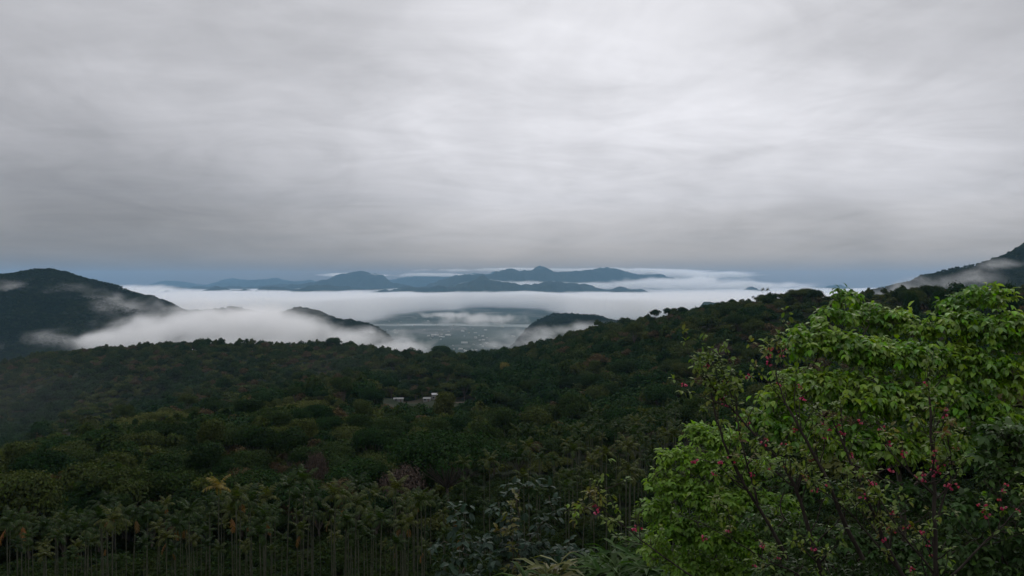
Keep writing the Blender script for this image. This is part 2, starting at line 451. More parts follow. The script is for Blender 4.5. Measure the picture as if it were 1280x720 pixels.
def build_fog_sea():
    m, out = material("fog_sea")
    geo = node('ShaderNodeNewGeometry'); p = geo.outputs['Position']
    x, y, z = xyz(p)
    big = noise(vscale(p, 1 / 2600, 1 / 3800, 1 / 900), 1.0, 4, 0.55, 0.5)
    det = noise(vscale(p, 1 / 520, 1 / 900, 1 / 160), 1.0, 4, 0.6, 0.3)
    px = x / y * F + PX0
    front = ramp(((px - 0.0) / 1280.0).clamp(), [(0.0, 0.42), (0.20, 0.40), (0.36, 0.45), (0.42, 0.62), (0.48, 0.72), (0.53, 0.66), (0.56, 0.50), (0.62, 0.42), (1.0, 0.40)]) * 15000.0
    top = (z * -1.0) + (-168.0) + (big - 0.5) * 150.0 + (det - 0.5) * 110.0
    ft = (top / 55.0).clamp()
    fr = ((y - front + (big - 0.5) * 4600.0 + (det - 0.5) * 3000.0 + (z + 280.0) * 5.0) / 2200.0).clamp()
    side = ((E(5000.0) - (x - 3300.0)) / 1500.0).clamp()
    d = ft * fr * fr * 0.0065
    v = node('ShaderNodeVolumePrincipled'); v.inputs['Color'].default_value = (0.985, 0.987, 0.99, 1)
    link(d, v.inputs['Density']); link(v.outputs[0], out.inputs['Volume'])
    lo, hi = np.array((-17000, 5200, -455.0)), np.array((16000, 20500, -85.0))
    m.cycles.volume_step_rate = 55.0 / ((hi - lo).mean() / 10)
    o = obj("fog_sea", box_mesh("fog_sea", lo, hi, m))
    tag(o, "flat pale sea of fog filling the valley below the far blue mountains", "fog", kind='stuff')

FOG = True
build_haze()
if FOG:
    build_fog_sea()
    fog("fog_bank", "thick white bank of fog lying between the forest ridge and the dark mountain", "fog",
        [(150, 432, 1800, 110, 110, 34), (195, 416, 1800, 120, 120, 50), (245, 406, 1850, 130, 150, 56), (305, 405, 1850, 150, 160, 58), (370, 412, 1800, 130, 150, 48), (430, 424, 1750, 110, 110, 34), (485, 437, 1700, 90, 90, 22), (300, 440, 1850, 340, 200, 54)],
        90, 0.75, 0.028, 0.75, 9, (1.35, 1.2, 0.75), 0.5)
    fog("mist", "thin torn mist drifting across the dark forested mountain with the rounded peak", "mist",
        [(22, 362, 2850, 170, 110, 42), (75, 364, 2850, 140, 90, 32), (165, 383, 2750, 190, 100, 44), (125, 376, 2800, 120, 70, 30), (10, 436, 2450, 100, 80, 34), (72, 426, 2450, 130, 80, 36), (125, 432, 2400, 120, 100, 34), (180, 400, 2500, 100, 90, 26)],
        75, 1.0, 0.0075, 0.9, 10, (1.5, 1.2, 0.8), 0.5)
    fog("mist", "torn mist clinging to the low wooded hill at the valley edge", "mist",
        [(640, 421, 2800, 120, 100, 36), (675, 424, 2750, 140, 100, 38), (705, 413, 2800, 130, 100, 34), (735, 409, 2850, 120, 90, 30), (762, 411, 2750, 90, 80, 24), (618, 432, 2800, 80, 90, 24), (600, 400, 4600, 260, 190, 36), (560, 394, 5400, 260, 190, 24), (500, 425, 2900, 110, 90, 36), (455, 415, 3000, 110, 80, 30)],
        85, 1.0, 0.012, 0.9, 11, (1.35, 1.2, 0.85), 0.5)
    fog("mist", "pale mist hanging in front of the steep slope above the tree crown", "mist",
        [(1140, 362, 2500, 150, 100, 34), (1180, 357, 2500, 150, 100, 36), (1215, 349, 2550, 120, 90, 32), (1248, 331, 2600, 75, 70, 22), (1105, 368, 2500, 110, 90, 22)],
        80, 0.95, 0.0075, 0.9, 10, (1.35, 1.2, 0.9), 0.5)
    fog("mist", "faint mist in the hollow behind the low wooded spur", "mist",
        [(150, 500, 760, 330, 270, 75), (420, 490, 780, 260, 260, 70), (0, 500, 760, 300, 260, 75)],
        160, 0.45, 0.00011, 0.8, 45, (1.3, 1.2, 0.8), 0.3)
    fog("fog_bank", "low bank of fog rising behind the shoulder of the dark mountain", "fog",
        [(120, 362, 12500, 900, 800, 85), (185, 362, 12000, 700, 700, 70), (260, 366, 11500, 800, 700, 55), (350, 369, 11000, 700, 700, 50), (430, 372, 10500, 700, 700, 60), (700, 373, 9500, 700, 800, 55), (800, 372, 9500, 700, 800, 60), (900, 370, 9800, 700, 800, 60), (980, 368, 10000, 600, 800, 50)],
        420, 0.9, 0.0040, 0.8, 60, (1.4, 1.3, 0.5), 0.5)
    fog("mist", "thin bluish mist lying over the fields of the wide valley", "mist",
        [(540, 418, 6000, 1500, 2300, 95), (620, 420, 5200, 900, 1500, 90), (470, 415, 6200, 1100, 1800, 80)],
        600, 0.5, 0.00014, 0.7, 150, (1.4, 1.4, 0.4), 0.4, color=(0.93, 0.97, 1.0))
    fog("cloud_bank", "long white cloud bank lapping the feet of the far blue mountains", "cloud",
        [(650, 357, 17500, 1500, 700, 105), (720, 357, 17300, 1300, 700, 95), (585, 362, 17000, 900, 600, 70), (800, 357, 16500, 1200, 800, 110), (860, 353, 16000, 1200, 900, 150), (930, 358, 16000, 1500, 900, 110), (1000, 362, 15500, 900, 900, 60)],
        520, 0.85, 0.0055, 0.7, 60, (1.5, 1.5, 0.5), 0.5)
    fog("cloud_cap", "grey cloud resting on the tops of the far blue mountains", "cloud",
        [(700, 338, 21000, 2600, 1200, 70), (800, 340, 21000, 2200, 1200, 85), (880, 344, 20500, 1900, 1200, 110), (640, 337, 20500, 1100, 900, 62), (560, 344, 21500, 1500, 1000, 55), (455, 344, 20500, 900, 900, 50)],
        900, 0.9, 0.0110, 0.6, 100, (2.0, 1.5, 0.35), 0.4)


# ------------------------------------------------------------------ plant materials
def leaf_material(name, stops, transl=0.35, patch=0.35, rough=0.85, spec=0.06, vary=0.8, patch_scale=0.011):
    """stops: colours along a ramp picked by the random number of the plant, by patches of the hillside and leaf by leaf"""
    m, out = material(name)
    oi = node('ShaderNodeObjectInfo'); geo = node('ShaderNodeNewGeometry')
    pn = noise(geo.outputs['Position'], patch_scale, 3, 0.55)
    f = E(oi.outputs['Random']) * (1 - patch) + ((pn - 0.5) * 2.2 + 0.5).clamp() * patch
    c = ramp(f, stops)
    isl = E(geo.outputs['Random Per Island'])
    hsv = node('ShaderNodeHueSaturation')
    link(isl * (0.05 * vary) + (0.5 - 0.025 * vary), hsv.inputs['Hue'])
    link((isl * 7.3).op('FRACT') * (0.5 * vary) + (1 - 0.25 * vary), hsv.inputs['Saturation'])
    link((isl * 13.7).op('FRACT') * vary + (1 - 0.5 * vary), hsv.inputs['Value'])
    link(c, hsv.inputs['Color'])
    b = node('ShaderNodeBsdfPrincipled'); b.inputs['Roughness'].default_value = rough; b.inputs['Specular IOR Level'].default_value = spec
    link(hsv.outputs[0], b.inputs['Base Color'])
    if transl > 0:
        t = node('ShaderNodeBsdfTranslucent')
        g = mixc(1.0, E(hsv.outputs[0]), (1.1, 1.15, 0.5), 'MULTIPLY'); link(g, t.inputs['Color'])
        mx = node('ShaderNodeMixShader'); mx.inputs[0].default_value = transl
        link(b.outputs[0], mx.inputs[1]); link(t.outputs[0], mx.inputs[2]); link(mx.outputs[0], out.inputs['Surface'])
    else:
        link(b.outputs[0], out.inputs['Surface'])
    return m

def bark_material(name, c1, c2, scale=3.0):
    m, out = material(name)
    geo = node('ShaderNodeNewGeometry')
    n = noise(vscale(geo.outputs['Position'], 1, 1, 0.35), scale, 4, 0.6)
    b = node('ShaderNodeBsdfPrincipled'); b.inputs['Roughness'].default_value = 0.95; b.inputs['Specular IOR Level'].default_value = 0.15
    link(ramp(n, [(0.35, c1), (0.65, c2)]), b.inputs['Base Color'])
    bp = node('ShaderNodeBump'); bp.inputs['Strength'].default_value = 0.5; bp.inputs['Distance'].default_value = 0.02
    link(n, bp.inputs['Height']); link(bp.outputs[0], b.inputs['Normal'])
    link(b.outputs[0], out.inputs['Surface'])
    return m

GREENS = [(0.0, (0.012, 0.025, 0.008)), (0.22, (0.019, 0.037, 0.011)), (0.42, (0.029, 0.048, 0.014)), (0.58, (0.042, 0.058, 0.017)), (0.74, (0.054, 0.068, 0.019)), (0.88, (0.048, 0.052, 0.021)), (1.0, (0.066, 0.078, 0.022))]
M_FOREST = leaf_material("forest_leaves", GREENS, 0.25, 0.45)
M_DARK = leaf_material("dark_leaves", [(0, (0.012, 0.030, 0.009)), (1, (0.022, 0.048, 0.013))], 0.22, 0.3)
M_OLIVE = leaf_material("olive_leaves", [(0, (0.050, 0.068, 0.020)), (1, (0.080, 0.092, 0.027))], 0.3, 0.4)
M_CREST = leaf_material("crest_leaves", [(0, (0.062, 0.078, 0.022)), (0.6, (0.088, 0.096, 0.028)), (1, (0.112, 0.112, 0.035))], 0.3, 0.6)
M_RUSSET = leaf_material("russet_leaves", [(0, (0.062, 0.046, 0.026)), (1, (0.085, 0.065, 0.034))], 0.2, 0.3)
M_BROWN = leaf_material("bare_twigs", [(0, (0.060, 0.046, 0.038)), (1, (0.078, 0.060, 0.046))], 0.0, 0.3)
M_GOLD = leaf_material("golden_leaves", [(0, (0.17, 0.15, 0.045)), (1, (0.20, 0.165, 0.05))], 0.3, 0.3)
M_BARK = bark_material("bark", (0.05, 0.042, 0.034), (0.11, 0.095, 0.078))

# ------------------------------------------------------------------ forest trees
def crown_geo(rng, Rr, H, z0, lobes, n, leaf, flat=0.75, tmpl=LEAF4, spread_=0.62):
    """leaf-sized faces over the uneven lobes of a crown that stands on z0 and is H tall"""
    a = rng.uniform(0, 2 * np.pi, lobes); q = np.sqrt(rng.uniform(0.02, 1, lobes)) * spread_
    lc = np.stack([Rr * q * np.cos(a), Rr * q * np.sin(a), z0 + H * (0.35 + 0.38 * np.sqrt(np.maximum(0, 1 - q**2)) * rng.uniform(0.6, 1.15, lobes) - 0.12 * q)], 1)
    lr = Rr * rng.uniform(0.20, 0.55, lobes); lc[:, 2] += rng.normal(0, .06 * H, lobes)
    w = lr**2 / (lr**2).sum()
    k = rng.choice(lobes, n, p=w)
    d = rdir(rng, n); d[:, 2] = np.where(d[:, 2] < -0.25, -d[:, 2], d[:, 2]); d = norm(d)
    pos = lc[k] + d * (lr[k] * (rng.uniform(0.55, 1.10, n) + 0.35 * rng.uniform(0, 1, n) ** 6))[:, None] * np.array([1, 1, flat])
    nd = norm(d + rdir(rng, n) * 0.65 + np.array([0, 0, .35]))
    xd = np.cross(nd, rdir(rng, n)) + np.array([0, 0, -.15])
    return place(*tmpl, pos, xd, nd, leaf * rng.uniform(0.65, 1.3, n)), lc, lr

def trunk_geo(rng, lc, lr, z0, r=0.22):
    parts = []
    top = np.array([lc[:, 0].mean() * 0.5, lc[:, 1].mean() * 0.5, z0])
    parts.append(tube(np.linspace([0, 0, -1.0], top, 6) + rng.normal(0, .06, (6, 3)) * np.array([1, 1, 0]), np.linspace(r * 1.25, r * 0.8, 6), 7))
    for c, rr in zip(lc, lr):
        s = top * 0.9 + np.array([0, 0, -0.1 * z0]); mid = (s + c) / 2 + np.array([0, 0, -.12 * rr])
        parts.append(tube([s, mid, c, c + (c - mid) * 0.4], [r * .5, r * .35, r * .18, r * .05], 5))
    return parts

TREE_KINDS = {}
def tree_kind(key, seed, n, leaf, mat, Rr=4.4, H=7.0, z0=2.6, lobes=11, flat=0.75, spread_=0.62):
    rng = np.random.default_rng(seed)
    (v, f), lc, lr = crown_geo(rng, Rr, H, z0, lobes, n, leaf, flat, LEAF4, spread_)
    crown = make_mesh("crown", [(v, f, 0)], [mat])
    trunk = make_mesh("trunk", [(a, b, 0) for a, b in trunk_geo(rng, lc, lr, z0)], [M_BARK], True)
    TREE_KINDS[key] = (crown, trunk)

tree_kind('round', 1, 6800, 0.43, M_FOREST)
tree_kind('round2', 2, 6800, 0.41, M_FOREST, 4.8, 6.4, 2.2, 14, 0.7)
tree_kind('tall', 3, 6000, 0.41, M_FOREST, 3.5, 8.5, 3.0, 9, 0.95, 0.5)
tree_kind('wide', 4, 7200, 0.42, M_FOREST, 5.8, 5.6, 3.0, 16, 0.5, 0.7)
tree_kind('loose', 5, 3000, 0.42, M_FOREST, 4.2, 7.6, 2.4, 12, 0.8, 0.7)
tree_kind('scrub', 6, 4400, 0.39, M_OLIVE, 3.6, 4.6, 0.6, 12, 0.8, 0.75)
tree_kind('dark', 7, 7200, 0.41, M_DARK, 4.8, 7.2, 2.4, 14, 0.75)
tree_kind('russet', 8, 4000, 0.39, M_RUSSET, 4.2, 6.8, 2.0, 12, 0.8)
tree_kind('bare', 9, 3000, 0.42, M_BROWN, 4.2, 6.8, 2.0, 14, 0.8)
tree_kind('gold', 10, 3600, 0.39, M_GOLD, 4.0, 6.2, 2.0, 10, 0.8)

def stuff_source(name, seed, n, leaf, mat, **kw):
    rng = np.random.default_rng(seed)
    (v, f), lc, lr = crown_geo(rng, kw.get('Rr', 4.4), kw.get('H', 7.0), kw.get('z0', 2.0), kw.get('lobes', 10), n, leaf, kw.get('flat', 0.75), LEAF4, kw.get('spread_', 0.62))
    return obj(name, make_mesh(name, [(v, f, 0)], [mat]), link_it=False)

def scatter(name, pts, rot, scl, idx, sources, label=None, cat=None):
    """one object of kind stuff: the given plant meshes set out on points"""
    me = bpy.data.meshes.new(name); me.vertices.add(len(pts)); me.vertices.foreach_set("co", np.asarray(pts, np.float32).ravel())
    def attr(nm, typ, key, val):
        a = me.attributes.new(nm, typ, 'POINT'); a.data.foreach_set(key, np.ascontiguousarray(val).ravel())
    attr("rot", 'FLOAT_VECTOR', 'vector', np.asarray(rot, np.float32)); attr("scl", 'FLOAT_VECTOR', 'vector', np.asarray(scl, np.float32)); attr("pick", 'INT', 'value', np.asarray(idx, np.int32))
    o = obj(name, me)
    ng = bpy.data.node_groups.new(name, 'GeometryNodeTree')
    ng.interface.new_socket("Geometry", in_out='INPUT', socket_type='NodeSocketGeometry'); ng.interface.new_socket("Geometry", in_out='OUTPUT', socket_type='NodeSocketGeometry')
    N = ng.nodes.new; L = ng.links.new
    gi, go = N('NodeGroupInput'), N('NodeGroupOutput'); ip = N('GeometryNodeInstanceOnPoints'); jn = N('GeometryNodeJoinGeometry')
    for s in sources:
        oi = N('GeometryNodeObjectInfo'); oi.inputs['Object'].default_value = s
        g2 = N('GeometryNodeGeometryToInstance'); L(oi.outputs['Geometry'], g2.inputs[0]); L(g2.outputs[0], jn.inputs[0])
    def na(nm, typ):
        a = N('GeometryNodeInputNamedAttribute'); a.data_type = typ; a.inputs['Name'].default_value = nm
        return [q for q in a.outputs if q.enabled and q.name == 'Attribute'][0]
    L(gi.outputs[0], ip.inputs['Points']); L(jn.outputs[0], ip.inputs['Instance']); ip.inputs['Pick Instance'].default_value = True
    L(na("pick", 'INT'), ip.inputs['Instance Index']); L(na("scl", 'FLOAT_VECTOR'), ip.inputs['Scale'])
    er = N('FunctionNodeEulerToRotation'); L(na("rot", 'FLOAT_VECTOR'), er.inputs[0]); L(er.outputs[0], ip.inputs['Rotation'])
    L(ip.outputs[0], go.inputs[0])
    md = o.modifiers.new(name, 'NODES'); md.node_group = ng
    tag(o, label, cat, kind='stuff')
    return o

def proj(x, y, z): return PX0 + F * x / y, PY0 - F * z / y

# jittered positions over the hills, nearest first
rngF = np.random.default_rng(77)
rows_y = []; y = 118.0
while y < 1500:
    rows_y.append(y); y += 5.2 if y < 450 else 6.4 if y < 900 else 8.0
FX, FY, FS = [], [], []
for y in rows_y:
    sp = 5.4 if y < 450 else 6.4 if y < 900 else 8.0
    n = int(1.7 * y / sp)
    xs = (np.arange(n) - n / 2 + 0.5) * sp + rngF.uniform(-.48, .48, n) * sp
    FX.append(xs); FY.append(y + rngF.uniform(-.48, .48, n) * sp); FS.append(np.full(n, sp / 5.4))
FX, FY, FS = map(np.concatenate, (FX, FY, FS))
FS = FS * rngF.choice([0.55, 0.8, 1.0, 1.2, 1.5], len(FX), p=[.22, .26, .26, .17, .09]) * rngF.uniform(0.9, 1.1, len(FX)) * np.exp(1.3 * fbm(FX / 70, FY / 70, 41, 3))
FS = np.where(FY > 720, np.minimum(FS, 1.55), np.where(FY < 300, np.minimum(FS, 1.3), np.minimum(FS, 1.75)))
cr_ = (FY > 385) & (FY < 425) & (PX0 + F * FX / FY < 440); FS = np.where(cr_, np.minimum(FS, 0.95), FS)
FZ = terrain(FX, FY)
fpx, fpy = proj(FX, FY, FZ)
keep = (FY < 1400)
keep &= ~((FY > 402) & (FY < 442) & (fpx > -80) & (fpx < 432) & (rngF.uniform(size=len(FX)) < 0.85))
keep &= ~((FY < 205) & (fpx > 545) & (fpx < 1000))              # betel palms stand here
keep &= ~((FY < 128) & (fpx < 1000))
HOUSE_Y = 585.0
for hx_, hd_, hr_ in ((498, -14, 7), (534, -2, 6), (543, 3, 6), (475, -4, 5), (571, 0, 8)):
    keep &= np.hypot(FX - (hx_ - PX0) / F * (HOUSE_Y + hd_), FY - HOUSE_Y - hd_) > hr_
keep &= ~((np.hypot(FX + 11.5, FY - 146) < 15) | (np.hypot(FX + 34, FY - 165) < 6) | (np.hypot(FX + 20, FY - 140) < 9))
keep &= rngF.uniform(size=len(FX)) > 0.10
FX, FY, FZ, FS, fpx = FX[keep], FY[keep], FZ[keep], FS[keep], fpx[keep]
# what a hill hides can be left out, with a margin for a step to the side
rt_ = (FY > 560) & (fpx > 1020); FS = np.where(rt_, np.minimum(FS, 0.85), FS)
fr_ = (FY > 366) & (FY < 404) & (fpx < 434) & (fpx > -90); FS = np.where(fr_, np.minimum(FS, 0.62), FS)
lim = (-(511 - PY0) / F * FY - FZ) / 8.4
hz = (FY > 440) & (FY < HOUSE_Y + 14) & (fpx > 466) & (fpx < 600)
FS = np.where(hz, np.minimum(FS, lim), FS); ok = FS > 0.25
FX, FY, FZ, FS, fpx = FX[ok], FY[ok], FZ[ok], FS[ok], fpx[ok]
order = np.argsort(FY); best = np.full(2200, 1e9); vis = np.zeros(len(FX))
top = PY0 - F * (FZ + 8.2 * FS) / FY; hh = F * 8.2 * FS / FY
for i in order:
    c = int(fpx[i] + 500)
    if not 6 <= c < 2190: continue
    hw = max(1, int(F * 3.2 * FS[i] / FY[i]))
    seg = best[max(0, c - hw):c + hw + 1]
    vis[i] = np.mean(np.clip((seg - top[i]) / hh[i], -3, 1))
    np.minimum(seg, top[i] + hh[i] * 0.12, out=seg)
shown = vis > -2.2
FX, FY, FZ, FS, fpx, vis = (a[shown] for a in (FX, FY, FZ, FS, fpx, vis))
ftop = PY0 - F * (FZ + 8.2 * FS) / FY
size = FS / FY * np.clip(vis, 0, 1)
inview = (fpx > 8) & (fpx < 1272) & (vis > 0.25) & (ftop < 690) & ~((fpx > 800) & (ftop > 520)) & ~((fpx > 960) & (ftop > 395)) & ~((fpx > 500) & (fpx < 840) & (ftop > 588))
cand = np.nonzero(inview)[0]; cand = cand[np.argsort(-size[cand])]
N_SINGLE = 286
single = cand[:N_SINGLE]
d_ = 24.0
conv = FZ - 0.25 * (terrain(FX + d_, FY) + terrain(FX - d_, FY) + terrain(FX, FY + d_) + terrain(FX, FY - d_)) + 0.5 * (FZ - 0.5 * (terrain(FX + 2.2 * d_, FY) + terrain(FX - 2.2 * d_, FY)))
on_ridge = (conv > 2.6) & (FY > 330); in_hollow = (conv < -2.6) & (FY > 330)  # leaf colours paler on ribs, darker in hollows, standing in for relief shading

ZONES = [
    (lambda x, t, y: y < 235 and x < 330, "just behind the betel palm tops", "trees just behind the palm tops"),
    (lambda x, t, y: y < 235, "beside the spreading umbrella-shaped tree", "trees round the spreading tree"),
    (lambda x, t, y: y < 330, "on the slope above the palm tops", "trees on the slope above the palms"),
    (lambda x, t, y: y < 445 and x < 440, "along the crest of the low spur", "trees on the crest of the spur"),
    (lambda x, t, y: x < 620, "on the far slope beyond the spur", "trees on the far slope"),
    (lambda x, t, y: True, "on the steep hillside under the misty skyline", "trees on the steep hillside"),
]
KIND_WORDS = {'round': "round green forest tree with a lumpy crown", 'round2': "broad green forest tree with a dense crown", 'tall': "tall green forest tree with a narrow crown",
              'wide': "flat topped green forest tree", 'loose': "thin crowned green forest tree", 'scrub': "low olive bush tree with pale leaves", 'dark': "dark evergreen forest tree",
              'russet': "russet brown leaved forest tree", 'bare': "bare brown twiggy forest tree", 'gold': "yellow leaved forest tree"}
def forest_tree(kind, x, y, z, s, rz, label, group, with_parts=True, name="forest_tree"):
    crown, trunk = TREE_KINDS[kind]
    o = empty(name, (x, y, z), rz); o.scale = (s * (0.85 + 0.3 * math.sin(rz * 3) ** 2), s, s * (0.85 + 0.4 * math.sin(rz * 5) ** 2))
    tag(o, label, "tree", group)
    obj("crown", crown, o)
    if with_parts: obj("trunk", trunk, o)
    return o

for i in single:
    crest = 385 < FY[i] < 428 and fpx[i] < 440
    kind = rngF.choice(['round', 'round2', 'tall', 'wide', 'loose', 'dark', 'scrub', 'russet', 'bare'], p=[.2, .2, .12, .11, .1, .21, .045, .01, .005] if not (crest or (on_ridge[i] and rngF.uniform() < .6)) else [.03, .03, .02, .02, .04, .02, .80, .03, .01])  # on the ribs the pale scrub kind also stands in for light
    zl = next(z for z in ZONES if z[0](fpx[i], ftop[i], FY[i]))
    forest_tree(kind, FX[i], FY[i], FZ[i], FS[i], rngF.uniform(0, 6.28), KIND_WORDS[kind] + " " + zl[1], KIND_WORDS[kind] + ", " + zl[2])

rest = np.ones(len(FX), bool); rest[single] = False
ri = np.nonzero(rest)[0]
srcs = [stuff_source("forest_source", 20 + k, 900, 0.95, M_FOREST, Rr=4.4 + .5 * (k % 3), H=7 - .5 * (k % 2), lobes=8 + 2 * k) for k in range(4)]
srcs += [stuff_source("forest_source", 30, 900, 0.95, M_DARK, Rr=4.8, lobes=12), stuff_source("forest_source", 31, 600, 0.95, M_FOREST, Rr=3.4, H=8.4, flat=1.0), stuff_source("forest_source", 32, 700, 0.9, M_OLIVE, Rr=4.0, H=5, z0=.6), stuff_source("forest_source", 33, 600, 0.9, M_RUSSET, Rr=4.0, H=6.2)]
# the last source joined comes first, so the choice is by weight over all of them
wts = np.array([.19, .19, .17, .15, .15, .10, .04, .01])
n = len(ri)
rz = np.zeros((n, 3)); rz[:, 2] = rngF.uniform(0, 6.28, n)
pk = rngF.choice(8, n, p=wts)
crestm = (FY[ri] > 385) & (FY[ri] < 428) & (fpx[ri] < 440)
sc = np.repeat(FS[ri][:, None], 3, 1) * np.array([1, 1, 1]) * rngF.uniform(0.75, 1.3, (n, 3))
rngC = np.random.default_rng(909)
cpx = rngC.uniform(-90, 436, 1500); cyy = rngC.uniform(402, 442, 1500); cx = (cpx - PX0) / F * cyy
crz = np.zeros((1500, 3)); crz[:, 2] = rngC.uniform(0, 6.28, 1500)
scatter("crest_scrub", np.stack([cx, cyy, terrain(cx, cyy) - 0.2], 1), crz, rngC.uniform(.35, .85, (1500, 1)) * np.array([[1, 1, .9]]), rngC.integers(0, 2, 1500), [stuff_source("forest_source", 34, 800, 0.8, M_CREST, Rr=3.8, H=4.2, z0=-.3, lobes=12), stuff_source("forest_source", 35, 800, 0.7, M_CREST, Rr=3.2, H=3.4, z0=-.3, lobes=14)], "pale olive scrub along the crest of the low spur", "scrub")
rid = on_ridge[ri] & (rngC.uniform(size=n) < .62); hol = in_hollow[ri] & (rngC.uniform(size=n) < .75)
def some(name, m, k, srcs_, label, grow):
    w = np.nonzero(m)[0]
    scatter(name, np.stack([FX[ri], FY[ri], FZ[ri] - 0.3], 1)[w], rz[w], sc[w] * grow, rngC.integers(0, k, len(w)), srcs_, label, "forest")
some("ridge_light_scrub", rid, 2, [srcs[6], stuff_source("forest_source", 36, 700, 0.8, M_OLIVE, Rr=4.2, H=5.4, z0=-.2, lobes=14)], "olive scrub and small trees, toned lighter to suggest light on the hill ribs", 0.85)
some("hollow_shade_forest", hol & ~rid, 2, [srcs[4], stuff_source("forest_source", 37, 900, 0.95, M_DARK, Rr=4.4, H=8.6, lobes=10, flat=.95)], "tall trees, toned darker to suggest shade in the folds of the hills", 1.12)
nm = np.nonzero(~rid & ~hol)[0]
scatter("forest", np.stack([FX[ri], FY[ri], FZ[ri] - 0.3], 1)[nm], rz[nm], sc[nm], pk[nm], srcs, "dense mixed forest covering the rolling hills up to the skyline", "forest")
print("FOREST", n, "singles", len(single), "nearest/farthest single", FY[single].min(), FY[single].max())

# the far wooded mountains, as one mass
def far_forest():
    rng = np.random.default_rng(5)
    pts = []
    for (x0, x1, y0, y1, sp) in ((-3400, -150, 2150, 3350, 9.5), (1050, 3300, 2200, 3150, 11.0), (-40, 700, 3300, 4100, 12.0)):
        nx, ny = int((x1 - x0) / sp), int((y1 - y0) / sp)
        gx, gy = np.meshgrid(np.arange(nx), np.arange(ny))
        x = x0 + (gx + rng.uniform(0, 1, gx.shape)) * sp; y = y0 + (gy + rng.uniform(0, 1, gx.shape)) * sp
        pts.append(np.stack([x.ravel(), y.ravel()], 1))
    p = np.concatenate(pts); z = terrain(p[:, 0], p[:, 1]); px, py = proj(p[:, 0], p[:, 1], z)
    k = (px > -520) & (px < 1760) & (z > -370) & (py < 470)
    p, z = p[k], z[k]; n = len(p)
    s1 = [stuff_source("mountain_source", 60 + j, 150, 2.3, M_FARF, Rr=6.2, H=8 + j, z0=0.5, lobes=6 + j, flat=0.8) for j in range(3)]
    rz = np.zeros((n, 3)); rz[:, 2] = rng.uniform(0, 6.28, n)
    sc = np.repeat(rng.choice([.6, .85, 1.0, 1.25], n)[:, None], 3, 1)
    scatter("mountain_forest", np.column_stack([p, z - 1.0]), rz, sc, rng.integers(0, 3, n), s1, "dark forest covering the misty mountain slopes", "forest")
    print("FAR", n)
M_FARF = leaf_material("mountain_leaves", [(0, (0.012, 0.026, 0.012)), (0.5, (0.020, 0.040, 0.017)), (1, (0.042, 0.056, 0.022))], 0.15, 0.5, patch_scale=0.006)
far_forest()


# ------------------------------------------------------------------ betel palms
M_FROND = leaf_material("palm_fronds", [(0, (0.012, 0.028, 0.007)), (0.5, (0.025, 0.046, 0.010)), (1, (0.064, 0.072, 0.018))], 0.35, 0.1, 0.6, 0.15, 0.9)
M_FROND_Y = leaf_material("yellow_fronds", [(0, (0.16, 0.13, 0.035)), (1, (0.20, 0.15, 0.045))], 0.35, 0.1, 0.6, 0.15)
M_DEAD = leaf_material("dead_frond", [(0, (0.11, 0.072, 0.03)), (0.6, (0.15, 0.085, 0.034)), (1, (0.24, 0.11, 0.042))], 0.2, 0.1, 0.8, 0.1)
M_SHAFT = bark_material("green_crownshaft", (0.06, 0.10, 0.035), (0.10, 0.14, 0.05), 2.0)

def palm_trunk_material():
    m, out = material("palm_trunk")
    geo = node('ShaderNodeNewGeometry'); _, _, z = xyz(geo.outputs['Position'])
    n = noise(geo.outputs['Position'], 1.5, 4, 0.6)
    ring = ((z * 4.2 + n * 0.6).op('FRACT') - 0.12).op('LESS_THAN', 0.0)
    base = ramp(n, [(0.3, (0.034, 0.039, 0.024)), (0.7, (0.085, 0.088, 0.060))])
    b = node('ShaderNodeBsdfPrincipled'); b.inputs['Roughness'].default_value = 0.9; b.inputs['Specular IOR Level'].default_value = 0.15
    link(mixc(ring * 0.6, base, (0.05, 0.055, 0.04)), b.inputs['Base Color'])
    link(b.outputs[0], out.inputs['Surface'])
    return m
M_PTRUNK = palm_trunk_material()

